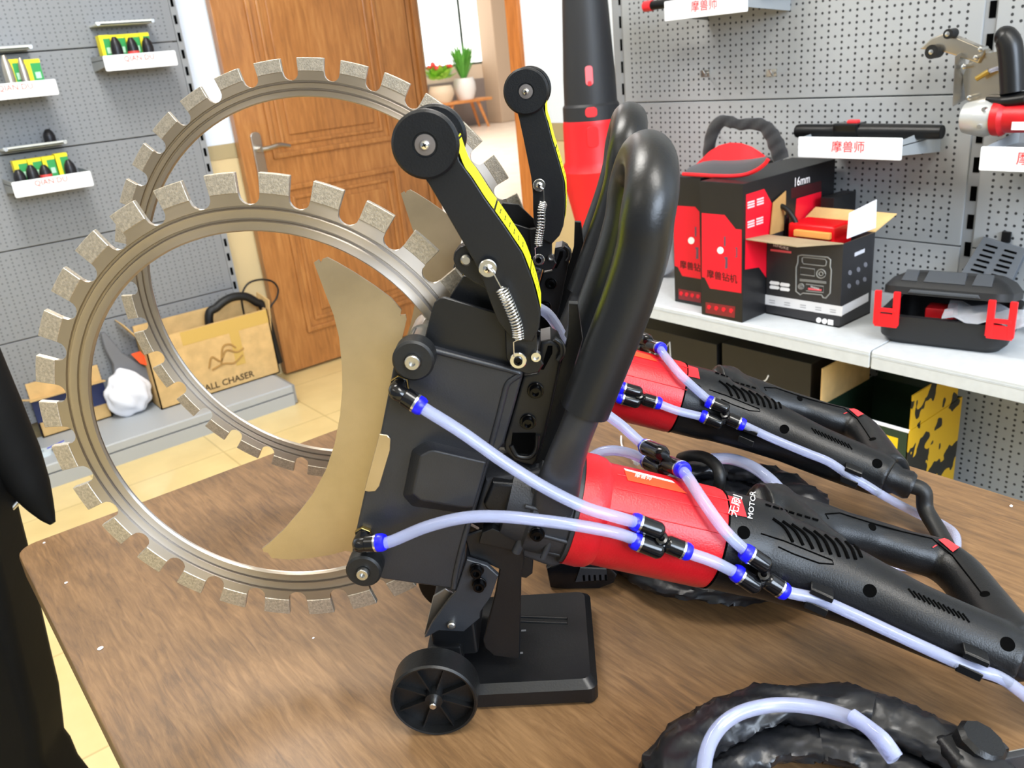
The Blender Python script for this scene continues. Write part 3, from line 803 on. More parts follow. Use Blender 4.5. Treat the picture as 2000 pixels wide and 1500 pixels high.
    bm = B(); tube(bm, [q(1156, 765, 0.070), q(1142, 800, 0.070), q(1122, 850, 0.069), q(1102, 905, 0.064), q(1088, 960, 0.058), q(1078, 1010, 0.054)], [0.0115, 0.0115, 0.0118, 0.0135, 0.0155, 0.013], 24, 6, flat=[1, 1, 0.9, 0.6, 0.4, 0.35], hint=(0, 1, 0)); hb = obj('handle_tube', bm, tubem, root, 60)
    f2 = [far[-1], far[-1]*2-far[-2]]
    bm = B(); tube(bm, [far[-2], f2[0], f2[1], f2[1]+(f2[1]-f2[0])*1.2], [0.0115, 0.0115, 0.012, 0.013], 20, 6); obj('handle_tube', bm, tubem, root, 60)
    # ---- rear body: motor tail, hose-side barrel and switch grip of one moulding
    npl = V3((0.319, 0, 0.948)).normalized()
    def pm(px, py, off=0.0):
        o, dd = F0.ray_local(px, py); return o+dd*((m0+npl*off-o).dot(npl)/dd.dot(npl))
    bm = B(); lathe(bm, m0+ax*0.105, ax, [(0.0374, 0), (0.0374, 0.036), (0.035, 0.053)], 40)
    near = [(1440, 1062, .036), (1500, 1083, .034), (1570, 1108, .0315), (1640, 1137, .029), (1700, 1164, .0265), (1780, 1202, .0245), (1860, 1236, .0235), (1940, 1268, .0225), (1990, 1292, .020)]
    tube(bm, [pm(x, y) for x, y, r in near], [r for x, y, r in near], 28, 4)
    grip = [(1475, 1012, .030), (1540, 1022, .0250), (1600, 1030, .0205), (1650, 1042, .0180), (1705, 1054, .0165), (1775, 1076, .0165), (1832, 1092, .0175), (1874, 1122, .0180), (1914, 1170, .0180), (1950, 1222, .0195), (1985, 1270, .0215)]
    tube(bm, [pm(x, y, 0.002) for x, y, r in grip], [r for x, y, r in grip], 24, 4)
    tube(bm, [pm(1490, 1000), pm(1560, 1060), pm(1640, 1095)], [.030, .027, .018], 20, 4)
    raw = obj('rear_body', bm, BLACKP, root)
    md = raw.modifiers.new('remesh', 'REMESH'); md.mode = 'VOXEL'; md.voxel_size = 0.0019
    ms = raw.modifiers.new('smooth', 'SMOOTH'); ms.factor = 0.5; ms.iterations = 10
    bpy.context.view_layer.update()
    me = bpy.data.meshes.new_from_object(raw.evaluated_get(bpy.context.evaluated_depsgraph_get()))
    raw.modifiers.clear(); raw.data = me
    for p in me.polygons: p.use_smooth = True
    me.materials.clear(); me.materials.append(BLACKP)
    bb = B(); bb.from_mesh(me); bvh = BVHTree.FromBMesh(bb); bb.free()
    def hit(px, py, off=0.0):
        o, dd = F0.ray_local(px, py); p, n, i, t = bvh.ray_cast(o, dd)
        if p is None: p, n, i, t = bvh.find_nearest(o+dd*0.75)
        return p+n*off, n
    def decal(bm, quad, off, nx=6, ny=6):
        a, b, c, e = [V3((*p, 0)) for p in quad]; g = []
        for j in range(ny+1):
            l, r_ = a.lerp(e, j/ny), b.lerp(c, j/ny); g.append([bm.verts.new(hit(*l.lerp(r_, i/nx).xy, off)[0]) for i in range(nx+1)])
        for j in range(ny):
            for i in range(nx): bm.faces.new((g[j][i], g[j][i+1], g[j+1][i+1], g[j+1][i]))
    # vents
    bm = B()
    K = lambda x, y: (x/2.353+1150, y/2.353+600)
    vs = [((845, 972), (900, 1015), (938, 1080)), ((890, 984), (948, 1030), (985, 1095)), ((932, 998), (992, 1045), (1030, 1112)), ((985, 1015), (1040, 1058), (1072, 1125)), ((1035, 1030), (1082, 1072), (1112, 1137)), ((1085, 1048), (1126, 1088), (1152, 1148)), ((1135, 1065), (1168, 1102), (1192, 1156)), ((1180, 1080), (1208, 1112), (1226, 1160)), ((1215, 1092), (1238, 1118), (1252, 1150))]
    for v in vs:
        tube(bm, [hit(*K(*p), 0.0002)[0] for p in smooth_xy(v, 6)], 0.0013, 6, smooth=False)
    for x in range(812, 1030, 36):
        a, b = K(x, 908+(x-812)*0.30), K(x+24, 916+(x-812)*0.30)
        tube(bm, [hit(*a, 0.0002)[0], hit(*b, 0.0002)[0]], 0.0011, 6, smooth=False)
    for k in range(12):
        x, y = 1435+k*24, 125+k*11
        a, b = (x/2.5+1200, y/2.5+1100), ((x+34)/2.5+1200, (y+44)/2.5+1100)
        tube(bm, [hit(*a, 0.0002)[0], hit(*b, 0.0002)[0]], 0.0007, 6, smooth=False)
    obj('vent_slots', bm, DARK, raw, 60)
    bm = B()
    seam = [(1486, 1042), (1530, 1056), (1580, 1076), (1625, 1094), (1628, 1102), (1600, 1100), (1550, 1082), (1520, 1068)]
    tube(bm, [hit(x, y, 0.0001)[0] for x, y in seam], 0.0006, 6, smooth=False)
    tube(bm, [hit(x, y, 0.0001)[0] for x, y in ((1618, 1014), (1612, 1004), (1640, 1002), (1700, 1021), (1760, 1038), (1820, 1052), (1860, 1085), (1895, 1130), (1918, 1160))], 0.0006, 6, smooth=False)
    obj('panel_line', bm, DARK, raw, 60)
    for x, y, r in ((1452.6, 1040, .0048), (1703.8, 1029, .0034), (1699, 1153.7, .0046), (1923.5, 1160, .0034), (1968, 1258, .0048)):
        p, n = hit(x, y); bm = B(); lathe(bm, p-n*0.001, n, [(0, 0.0012), (r*0.9, 0.0012), (r, 0.0013), (r*1.02, 0.0008)], 20); obj('screw_recess', bm, DARK, raw)
    # label: red field, two white characters and the word beside it
    bm = B(); decal(bm, [(1410, 966), (1448, 977), (1458, 1011), (1424, 1004)], 0.0008, 16, 16); lab = obj('label', bm, mat('red_label', '#e5232b', 0.4), raw, 60)
    def drape_text(body, mid, right, up, h, name):
        bm = B(); c = V3((*mid, 0)); r_ = V3((*right, 0)); u_ = V3((*up, 0))
        text_bm(bm, body, (0, 0, 0), (1, 0, 0), (0, 1, 0), h, 0, bold=0.0)
        for v in bm.verts:
            s = c+r_*v.co.x+u_*v.co.y; v.co = hit(s.x, s.y, 0.0013)[0]
        obj(name, bm, WHITE, lab, 60)
    drape_text('无刷', (1436, 990), (0.28, -0.96), (-0.93, -0.30), 17, 'lettering')
    drape_text('MOTOR', (1468, 988), (0.16, -0.99), (-0.96, -0.22), 12, 'lettering')
    # red switch set into the bend of the grip
    bm = B(); decal(bm, [(1832, 1056), (1846, 1053), (1873, 1071), (1861, 1080)], 0.0012, 14, 14); obj('switch', bm, REDSW, raw, 60)
    # sticker on the motor shell
    mb = B(); mb.from_mesh(mot.data); mbv = BVHTree.FromBMesh(mb); mb.free()
    def mhit(px, py, off):
        o, dd = F0.ray_local(px, py); p, n, i, t = mbv.ray_cast(o, dd)
        if p is None: p, n, i, t = mbv.find_nearest(o+dd*0.7)
        return p+n*off
    def mdecal(bm, quad, off, nx=8, ny=4):
        a, b, c, e = [V3((*p, 0)) for p in quad]; g = []
        for j in range(ny+1):
            l, r_ = a.lerp(e, j/ny), b.lerp(c, j/ny); g.append([bm.verts.new(mhit(*l.lerp(r_, i/nx).xy, off)) for i in range(nx+1)])
        for j in range(ny):
            for i in range(nx): bm.faces.new((g[j][i], g[j][i+1], g[j+1][i+1], g[j+1][i]))
    bm = B(); mdecal(bm, [(1219, 919), (1318, 944), (1342, 965), (1226, 939)], 0.0005, 18, 8); sk = obj('sticker', bm, stickm, mot, 60)
    bm = B(); mdecal(bm, [(1218, 916), (1312, 940), (1318, 945), (1221, 920)], 0.0006, 8, 1); obj('sticker_edge', bm, WHITE, sk, 60)
    bm = B(); text_bm(bm, '摩兽师', (0, 0, 0), (1, 0, 0), (0, 1, 0), 9, 0)
    for v in bm.verts: v.co = mhit(1256+v.co.x*0.97+v.co.y*0.2, 933+v.co.x*0.24-v.co.y*0.9, 0.0009)
    obj('lettering', bm, mat('pale_pink_print', '#f7d7cf', 0.5), sk, 60)
    # hose clips on the barrel
    for x, y in ((1598, 1157), (1895, 1279)):
        p, n = hit(x, y+5); t = (pm(x+20, y+9)-pm(x, y)).normalized(); s = n.cross(t)
        bm = B(); M = Matrix((( t.x, s.x, n.x, p.x), (t.y, s.y, n.y, p.y), (t.z, s.z, n.z, p.z), (0, 0, 0, 1)))
        for a, b in (((-.008, -.0085, -.002), (.008, -.0065, .0095)), ((-.008, .0065, -.002), (.008, .0085, .0095)), ((-.008, -.0085, .0095), (.008, -.002, .011)), ((-.008, .004, .0095), (.008, .0085, .011))):
            box(bm, a, b, 0.0006, 1, M)
        obj('hose_clip', bm, BLACKP, raw)
    # cable boot at the tail
    tail = pm(1985, 1282); tdir = (pm(1990, 1292)-pm(1860, 1236)).normalized()
    bm = B(); lathe(bm, tail-tdir*0.004, tdir, [(0.017, 0), (0.0168, 0.008), (0.0135, 0.014), (0.0145, 0.024), (0.0125, 0.028), (0.0125, 0.020)], 24); obj('cable_boot', bm, BLACKP, root)
    # ---- guide rollers on the housing
    for x, y, r, br in ((806.5, 706, 0.0139, 0.0051), (709.5, 1118, 0.0131, 0.0046)):
        c = q(x, y, 0.062); o = roller(root, c, r, 0.046, 0.062, br); bolt_on(o, c, 0.062, br, 0.004)
    c = q(806.5, 706, 0.062)
    bm = B(); cyl(bm, (c.x, -0.013, c.z), (c.x, 0.012, c.z), 0.0098); cyl(bm, (c.x, -0.044, c.z), (c.x, -0.013, c.z), 0.0085); cyl(bm, (c.x, 0.012, c.z), (c.x, 0.018, c.z), 0.0072); obj('roller_shaft', bm, STEEL, root)
    # ---- rolling stand
    X0, X1, W = 0.112, 0.2262, 0.0615
    bm = B(); o2 = [V3((x+(X0+X1)/2, y, 0.003)) for x, y in rrect(X1-X0, 2*W, 0.008, 4)]
    o3 = [V3((x+(X0+X1)/2, y, 0.0205)) for x, y in rrect(X1-X0-0.010, 2*W-0.012, 0.007, 4)]
    o25 = [V3((x+(X0+X1)/2, y, 0.0150)) for x, y in rrect(X1-X0, 2*W, 0.008, 4)]
    vv = [[bm.verts.new(p) for p in L_] for L_ in (o2, o25, o3)]
    for a, b in zip(vv, vv[1:]):
        for i in range(len(a)): bm.faces.new((a[i], a[(i+1) % len(a)], b[(i+1) % len(a)], b[i]))
    bm.faces.new(vv[0]); bm.faces.new(vv[2]); bp = obj('base_plate', bm, BLACKM, root, 20)
    for x in (X0+0.008, X1-0.008):
        for y in (-W+0.008, W-0.008):
            bm = B(); cyl(bm, (x, y, 0), (x, y, 0.0045), 0.006); obj('foot', bm, RUBBER, bp)
    bm = B()
    tube(bm, [V3((0.150, 0.020, 0.0205)), V3((0.205, 0.012, 0.0205)), V3((0.205, 0.0185, 0.0205)), V3((0.150, 0.0265, 0.0205))], 0.0013, 8, smooth=False); obj('raised_rib', bm, BLACKM, bp, 60)
    for x, y in ((0.168, 0.006), (0.166, -0.022)):
        bm = B(); box(bm, (x-0.002, y-0.001, 0.0203), (x+0.002, y+0.001, 0.0207)); obj('slot', bm, mat('slot_grey', '#6c6c6c', 0.6), bp)
    sp = [(890, 1157), (912, 1093), (951, 1105), (973, 1125), (959, 1165), (938, 1195), (937, 1208), (906, 1234), (857, 1232), (835, 1244), (829, 1246), (844, 1217), (874, 1176)]
    bm = B(); prismY(bm, sp, 0.047, 0.042, 0.0006, 1); obj('side_bracket', bm, GREYB, root)
    bm = B(); prismY(bm, sp, -0.042, -0.047, 0.0006, 1, ref=0.047); obj('side_bracket', bm, GREYB, root)
    bm = B(); prismY(bm, [(905, 1060), (950, 1045), (1020, 1062), (1024, 1112), (1018, 1132), (1015, 1304), (963, 1297), (946, 1282), (942, 1268), (966, 1172), (974, 1126), (915, 1100)], 0.041, 0.037, 0.001, 1, ref=0.050); obj('stand_plate', bm, BLACKM, root)
    bm = B(); prismY(bm, [(942, 1040), (962, 1032), (1022, 1058), (1024, 1080), (935, 1062)], 0.047, 0.030, 0.001); obj('stand_plate', bm, BLACKM, root)
    bm = B(); prismY(bm, [(1008, 1082), (1036, 1086), (1042, 1094), (1040, 1122), (1028, 1131), (1010, 1128)], 0.038, 0.010, 0.002); obj('hinge_block', bm, BLACKM, root)
    bm = B(); prismY(bm, [(846, 1165), (870, 1150), (886, 1160), (868, 1190), (838, 1240), (828, 1240)], 0.036, 0.034, 0.0004, 1); obj('stand_strap', bm, STEEL, root)
    for x, y in ((931, 1113), (936, 1140)): screw(root, q(x, y, 0.049), 0.0044, 0.0055, BLKSCR, BLKSCR, h=0.006)
    bm = B(); p = q(882, 1222, 0.050); lathe(bm, p, (0, -1, 0), [(0.0030, -0.004), (0.0030, 0.0006), (0.0022, 0.0014), (0, 0.0016)], 18); obj('hinge_pin', bm, STEEL, root)
    # wheels on a common axle
    wr = 0.0326; wc = q(844, 1353, 0.086); wx = wc.x
    bm = B(); cyl(bm, (wx, -0.0905, wr), (wx, 0.0905, wr), 0.0027); lathe(bm, (wx, -0.084, wr), (0, -1, 0), [(0.0030, 0), (0.0030, 0.006), (0.0022, 0.0072), (0, 0.0072)], 18); obj('axle', bm, CHROME, root)
    for s in (1, -1):
        bm = B(); a = V3((0, -s, 0)); p = V3((wx, -s*0.064, wr))
        lathe(bm, p, a, [(0.004, 0), (wr-0.001, 0), (wr, 0.001), (wr, 0.0205), (wr-0.0012, 0.022), (wr-0.0026, 0.0215), (wr-0.0030, 0.013), (0.0072, 0.013), (0.0066, 0.021), (0.0032, 0.021)], 56)
        for k in range(8):
            t = math.radians(k*45+22); d = V3((math.cos(t), 0, math.sin(t))); w = V3((-math.sin(t), 0, math.cos(t)))*0.0006
            prism(bm, [p+a*0.0125+d*0.006-w, p+a*0.0125+d*0.0298-w, p+a*0.0175+d*0.0298-w, p+a*0.0180+d*0.006-w], w*2)
        obj('wheel', bm, wheelm, root)
    bm = B(); box(bm, (wx-0.010, -0.040, wr-0.006), (X0+0.01, 0.040, wr+0.012), 0.003); box(bm, (wx-0.006, -0.036, wr), (wx+0.030, 0.036, wr+0.035), 0.003); obj('axle_block', bm, BLACKM, root)
    # elbows on the camera side and on the far side
    e1 = elbow(root, q(775, 764, 0.060), q(813, 788, 0.063), 0.045)
    e2 = elbow(root, q(703, 1063, 0.060), q(738, 1060, 0.063), 0.045)
    def on_body(fr, px, py, off):
        best = None
        o, dd = fr.ray_local(px, py)
        for tree in (bvh, mbv):
            r_ = tree.ray_cast(o, dd)
            if r_[0] is not None and (best is None or r_[3] < best[3]): best = r_
        if best is None:
            near_ = min((tree.find_nearest(o+dd*((m0-o).dot(dd)))+(0,) for tree in (bvh, mbv)), key=lambda r: r[3])
            best = near_
        return best[0]+best[1]*off
    return dict(tail=tail, tdir=tdir, on=on_body)

def smooth_xy(pts, n):
    return [(p.x, p.y) for p in smooth_path([V3((x, y, 0)) for x, y in pts], n)]
GREYB = mat('dark_grey_painted_steel', '#26282c', 0.4, bump=(700, 0.08), noise=(40, 0.12))

# ---------------- front saw
saw1 = thing('ring_saw', 'nearest ring saw, its toothed steel cutting ring filling the left, red motor, arm swung forward', 'power saw', F0.O, F0.rz, 'ring saws on the table')
info = saw_common(saw1)
common = [o for o in bpy.data.objects if o.parent == saw1]
cutting_ring(saw1, 0.1800, 0.1664, (0.1578, 0.1494), 0.1398, 30, 6.85, 90.9, 0, ZC)
arm_parts(saw1, arm_xf(0), [(953, 524, .060), (964, 534, .060), (979, 562, .060), (990, 586, .060), (1001, 612, .059), (1010, 640, .058), (1012, 663, .058), (1003, 668, .058), (1004, 697, .057)], F0.at)
# fixed lug beside the arm and the plate behind it
bm = B(); prismY(bm, [(885, 507), (889, 492), (899, 482), (912, 479), (940, 486), (975, 540), (960, 570), (925, 552), (905, 537), (890, 524)], 0.044, 0.038, 0.001); obj('pivot_lug', bm, BLACKM, saw1)
bm = B(); q = F0.at(911, 507, 0.045); lathe(bm, q, (0, -1, 0), [(0.0036, -0.002), (0.0036, 0.002), (0.0025, 0.003), (0, 0.003)], 20); obj('rivet', bm, STEEL, saw1)
def mkqs(fr):
    def one(p):
        if p[2] == 's': return info['on'](fr, p[0], p[1], HR*1.35)      # hose resting on the body
        if p[2] == 'f': return info['on'](fr, p[0], p[1], 0.0085)       # fitting resting on the body
        return fr.at(*p)
    return (lambda x, y, Y=None: one((x, y, Y))), (lambda l: [one(p) for p in l])
q, qs = mkqs(F0)
hose(saw1, qs([(813, 788, .063), (836, 803, .064), (900, 843, .066), (985, 903, .068), (1060, 950, .070), (1140, 990, .072), (1205, 1010, .070), (1243, 1021, 'f')]))
hose(saw1, qs([(738, 1060, .063), (762, 1058, .064), (833, 1029, .068), (907, 1011, .072), (980, 1009, .074), (1053, 1016, .075), (1127, 1026, .075), (1200, 1040, .071), (1244, 1049, 'f')]))
y_connector(saw1, q(1243, 1021, 'f'), q(1245, 1050, 'f'), q(1328, 1067, 'f'))
hose(saw1, qs([(1328, 1067, 'f'), (1342, 1071, 'f'), (1390, 1088, 'f'), (1438, 1109, 'f')]))
y_connector(saw1, q(1456, 1079, 'f'), q(1440, 1111, 'f'), q(1521, 1137, 'f'))
main = qs([(1521, 1137, 'f'), (1545, 1145, 'f'), (1598, 1162, 's'), (1660, 1188, 's'), (1740, 1224, 's'), (1820, 1261, 's'), (1890, 1291, 's')])
yl = -main[-1].y
hose(saw1, main+[F0.at(1950, 1322, yl+.004), F0.at(2000, 1356, yl+.004)]+[F0.loc(onZ(x, y, TZ+z)) for x, y, z in ((2060, 1410, .008), (2140, 1470, .006))])
y_connector(saw1, q(1264, 874, -.035), q(1268, 903, -.045), q(1324, 937, 'f'))
hose(saw1, qs([(1324, 937, 'f'), (1336, 951, 'f'), (1365, 990, 'f'), (1408, 1038, 'f'), (1456, 1079, 'f')]))
hose(saw1, qs([(1264, 874, -.035), (1250, 864, -.040), (1215, 832, -.045), (1172, 797, -.050), (1135, 745, -.058), (1105, 672, -.066), (1082, 628, -.068), (1060, 606, -.066), (1030, 600, -.060), (1000, 640, -.055), (985, 690, -.050)]))
hose(saw1, qs([(1268, 903, -.045), (1255, 896, -.047), (1225, 884, -.050), (1190, 880, -.053), (1160, 890, -.055), (1110, 930, -.055), (1020, 990, -.055), (940, 1010, -.055), (880, 1030, -.05)]))
# ---------------- rear saw: the same machine with the larger ring and the arm more upright
saw2 = thing('ring_saw', 'farther ring saw with the larger cutting ring, standing behind the nearest saw, arm upright', 'power saw', F1.O, F1.rz, 'ring saws on the table')
for ch in common:
    c = ch.copy(); COL.objects.link(c); c.parent = saw2
    for g in [k for k in bpy.data.objects if k.parent == ch]:
        d = g.copy(); COL.objects.link(d); d.parent = c
k1 = 1.2795
rc = F1.loc(V3(_rot @ V3((-.1479*k1, .6835*k1, 0)))+V3((0, 0, CAMZ-.1684*k1)))
cutting_ring(saw2, 0.2300, 0.2180, (0.2092, 0.2022), 0.1936, 33, 6.75, 83.25, rc.x, rc.z)
q = F1.at
arm_parts(saw2, arm_xf(math.radians(-16.97)), [(1054, 365, .060), (1062, 372, .060), (1063, 394, .060), (1058, 410, .060), (1057, 438, .059), (1053, 462, .058), (1051, 481, .058), (1045, 484, .058), (1046, 505, .057)], F1.at)
q, qs = mkqs(F1)
hose(saw2, qs([(1284, 695, 'f'), (1291, 705, 'f'), (1320, 736, 'f'), (1346, 757, 'f'), (1386, 787, 'f')]))
y_connector(saw2, q(1243, 658, -.035), q(1236, 674, -.045), q(1284, 695, 'f'))
hose(saw2, qs([(1243, 658, -.035), (1225, 640, -.045), (1190, 610, -.055), (1150, 560, -.060)]))
hose(saw2, qs([(1150, 735, .072), (1201, 747, .066), (1217, 757, 'f')]))
y_connector(saw2, q(1217, 757, 'f'), q(1215, 772, 'f'), q(1278, 782, 'f'))
hose(saw2, qs([(1100, 730, .075), (1160, 755, .070), (1215, 772, 'f')]))
hose(saw2, qs([(1278, 782, 'f'), (1320, 796, 'f'), (1376, 810, 'f')]))
y_connector(saw2, q(1386, 787, 'f'), q(1376, 810, 'f'), q(1443, 824, 'f'))
hose(saw2, qs([(1443, 824, 'f'), (1455, 829, 'f'), (1511, 855, 's'), (1575, 881, 's'), (1618, 899, 's'), (1652, 919, 's')])+[info['on'](F1, 1652, 919, HR*1.35)+V3((d_, e_, 0))*0 + (F1.at(px_, py_, -info['on'](F1, 1652, 919, HR*1.35).y+.004)-info['on'](F1, 1652, 919, HR*1.35)) for px_, py_, d_, e_ in ((1690, 946, 0, 0), (1722, 966, 0, 0))]+[F1.loc(onZ(x, y, TZ+z)) for x, y, z in ((1758, 986, .020), (1800, 1007, .010), (1840, 1024, .006), (1866, 1046, .006), (1862, 1080, .006), (1820, 1105, .006), (1760, 1106, .006), (1700, 1100, .006), (1640, 1080, .006))])
# power cables leaving the two tails
def cable(root, fr, pts, r=0.0052):
    bm = B(); tube(bm, [info['tail']+info['tdir']*0.018, info['tail']+info['tdir']*0.034]+pts, r, 14, 8); obj('power_cable', bm, RUBBER, root, 60)
cable(saw2, F1, [F1.loc(onZ(x, y, TZ+z)) for x, y, z in ((1808, 995, .024), (1834, 1040, .014), (1866, 1105, .009), (1880, 1170, .009), (1840, 1200, .009))], 0.0078)
cable(saw1, F0, [F0.loc(onZ(x, y, TZ+z)) for x, y, z in ((2090, 1375, .012), (2140, 1440, .009))], 0.0078)
# ================================================================ display rack along the right wall
PX = 1.81                                     # front of the perforated panels
SX = 1.45                                     # front edge of the long shelf
ps = onX(1688, 682, SX); SZ = ps.z; VS = 0.778
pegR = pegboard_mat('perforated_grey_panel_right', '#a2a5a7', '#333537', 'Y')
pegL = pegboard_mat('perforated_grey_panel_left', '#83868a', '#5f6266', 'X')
postm = mat('grey_post', '#8e9194', 0.4)
rackR = thing('display_rack', 'grey perforated display rack with a long white shelf along the right wall', 'display rack', (PX, VS, 0))
def rk(x, y, z): return V3((x-PX, y-VS, z))
SEAM0 = CAMZ-0.166
PH = 0.3065
for b0, b1 in ((VS+0.012, 1.742), (VS-0.958, VS-0.012)):
    for k in range(-3, 5):
        z0 = SEAM0+k*PH
        bm = B(); w2, hh = (b1-b0)/2, PH/2-0.0012
        box(bm, (0, -w2, -hh), (0.018, w2, hh), 0.0025, 2)
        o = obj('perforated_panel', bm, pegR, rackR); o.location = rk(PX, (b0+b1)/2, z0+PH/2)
for y in (1.757, VS, VS-0.97):
    bm = B()
    box(bm, rk(PX+0.004, y-0.012, 0), rk(PX+0.06, y+0.012, 2.4))
    if y > 1.7: box(bm, rk(PX+0.002, y-0.012, 0), rk(PX+0.10, y+0.03, 2.4), 0.012, 3)
    p = obj('slotted_post', bm, postm, rackR)
    bm = B(); z = 0.09
    while z < 2.35:
        box(bm, rk(PX+0.0025, y-0.0085, z), rk(PX+0.0045, y+0.0035, z+0.030)); z += 0.058
    obj('slots', bm, DARK, p)
for b0, b1 in ((VS+0.002, 1.745), (VS-0.968, VS-0.002)):
    bm = B(); LH = 0.036
    pr = [rk(PX-0.001, b0, SZ), rk(SX+0.004, b0, SZ), rk(SX, b0, SZ-0.004), rk(SX, b0, SZ-LH), rk(SX+0.012, b0, SZ-LH), rk(SX+0.012, b0, SZ-0.012), rk(PX-0.001, b0, SZ-0.012)]
    prism(bm, pr, (0, b1-b0, 0), 0.001, 1)
    s = thing('shelf_board', 'long white shelf board carrying the two tall boxes and the generator carton' if b0 > 0.5 else 'white shelf board carrying the open tool case, right of the gap', 'shelf', (PX, VS, 0), 0, 'shelf boards on the right rack')
    obj('board', bm, SHEETM, s)
    bm = B()
    for dz in (0.010, 0.0125): box(bm, rk(SX-0.0006, b0, SZ-dz), rk(SX+0.001, b1, SZ-dz+0.001))
    obj('lip_groove', bm, SHEETM, s)
bm = B(); box(bm, V3((SX-0.02, VS-0.968, 0.0)), V3((PX-0.001, 1.745, 0.085)), 0.006); tag(obj('base_deck', bm, SHEETM), 'low grey base deck in the shade under the long shelf', 'shelf base')

def fx(pts, x): return [onX(px, py, x) for px, py in pts]
def poly(name, pts, mat_, parent, vec, origin):
    bm = B(); prism(bm, [p-origin for p in pts], vec); return obj(name, bm, mat_, parent)

def ratioX(px, py, y): return y*ray(px, py).x/ray(px, py).y
# ---------------- tray shelves with acrylic name signs
def tray_right(label, sign, back_px, text):
    """sign: four corners (tl, tr, br, bl); the tray runs from the sign to the panels"""
    yb = onX(*back_px, PX).y
    xs = ratioX(*sign[2], yb)
    return xs
xs = tray_right(None, [(1558, 267), (1764.6, 268), (1761, 313.5), (1560, 307)], (1838, 284), '')
def tray(label, x, y0, y1, zt, h, text_at, th):
    t = thing('tray_shelf', label, 'tray shelf', (PX, (y0+y1)/2, zt), 0, 'tray shelves on the right rack')
    yc = (y0+y1)/2
    def L(a, b, c): return V3((a-PX, b-yc, c-zt))
    bm = B(); box(bm, L(x+0.002, y0, zt-0.012), L(PX, y1, zt-0.010))
    for y in (y0, y1):
        prism(bm, [L(x+0.002, y, zt+0.0), L(PX, y, zt+0.012), L(PX, y, zt-0.045), L(x+0.002, y, zt-0.030)], (0, 0.0015 if y == y0 else -0.0015, 0))
    obj('tray', bm, TRAYM, t)
    bm = B(); prism(bm, [L(x, yc+a, zt-h/2+0.004+b) for a, b in rrect(y1-y0, h, 0.003)], (0.003, 0, 0), 0.0006, 1); s = obj('sign', bm, SIGNW, t)
    if text_at is not None:
        bm = B(); text_bm(bm, '摩兽师', L(x, text_at, zt-h/2+0.005), (0, -1, 0), (0, 0, 1), th, 0.0006, bold=0.006); obj('lettering', bm, SIGNR, s)
    return t
a, b = onX(1559, 267, xs), onX(1763, 268, xs); c = onX(1761, 313.5, xs)
tray('tray shelf signed in red, holding the long black tool', xs, b.y, a.y, a.z-0.004, a.z-onX(1560, 307, xs).z, onX(1656, 288, xs).y, 0.020)
TRX, TRZ, TRH = xs, a.z-0.004, a.z-onX(1560, 307, xs).z
a2, b2 = onX(1298, 41.8, xs), onX(1459.6, 22, xs)
tray('uppermost tray shelf on the right, cut by the top of the photo', xs, b2.y, a2.y, a2.z+TRH-0.004, TRH, onX(1375, 9, xs).y, 0.020)
UPZ = a2.z+TRH
a3 = onX(1911, 333, xs)
tray('tray shelf at the right edge under the red and silver wall cutter', xs, a3.y-(a.y-b.y)*1.05, a3.y, a3.z+TRH-0.004, TRH, onX(2004, 308, xs).y-0.022, 0.020)
RTZ = a3.z+TRH
# ---------------- wire hooks
for lab, (x0, y0), (x1, y1) in (('short wire peg hook on the right panel, left of the pair', (1378, 143), (1420, 152)), ('short wire peg hook on the right panel, right of the pair', (1508, 142), (1550, 146)), ('wire peg hook behind the black cap strap', (1394, 250), (1434, 243))):
    p = onX(x0, y0, PX); e = onX(x1, y1, PX-0.09)
    t = thing('peg_hook', lab, 'hook', p, 0, 'peg hooks on the right panel')
    bm = B(); tube(bm, [V3((0.002, 0, 0)), V3((-0.03, (e.y-p.y)*0.2, -0.001)), V3((-0.085, (e.y-p.y)*0.5, 0)), V3((-0.095, (e.y-p.y)*0.5, 0.012))], 0.0022, 8); obj('wire', bm, STEEL, t)
    bm = B(); box(bm, (-0.002, -0.014, -0.008), (0.0, 0.014, 0.008), 0.0008); obj('plate', bm, STEEL, t)
# ---------------- two tall boxes
def card_box(name, label, lo, hi, m, group=None, cat='box', bev=0.0015):
    c = ((lo[0]+hi[0])/2, (lo[1]+hi[1])/2, lo[2])
    t = thing(name, label, cat, c, 0, group)
    bm = B(); box(bm, V3(lo)-V3(c), V3(hi)-V3(c), bev); obj('carton', bm, m, t); return t, V3(c)
dkred = mat('dark_red_print', '#7a2026', 0.45); pinkw = mat('pale_print', '#f3c9d0', 0.5)
icong = mat('grey_print', '#5d4a5a', 0.5); inkb = mat('black_ink', '#1a1012', 0.5)
def tall_box(label, fl, fr, top, depth_, dx):
    p0, p1 = onZ(*fl, SZ), onZ(*fr, SZ); x = (p0.x+p1.x)/2+dx
    y1, y0 = onX(*fl, x).y, onX(*fr, x).y; zt = onX(*top, x).z
    t, o = card_box('tool_box', label, (x, y0, SZ), (x+depth_, y1, zt), BOXBLK, 'tall tool boxes on the shelf')
    return t, o, x, y0, y1, zt
t, o, xf_, y0, y1, zt = tall_box('right one of the two tall black and red tool boxes, its flank lettered 16mm', (1370, 617), (1450, 630), (1449.5, 359), 0.34, 0.004)
xb = xf_-0.0005
poly('red_panel', fx([(1370.5, 416), (1415, 420), (1436.7, 447.5), (1448.3, 448.5), (1447.5, 572.5), (1386.7, 563.3), (1376.5, 542.5), (1371, 541)], xb), BOXRED, t, (0.0005, 0, 0), o)
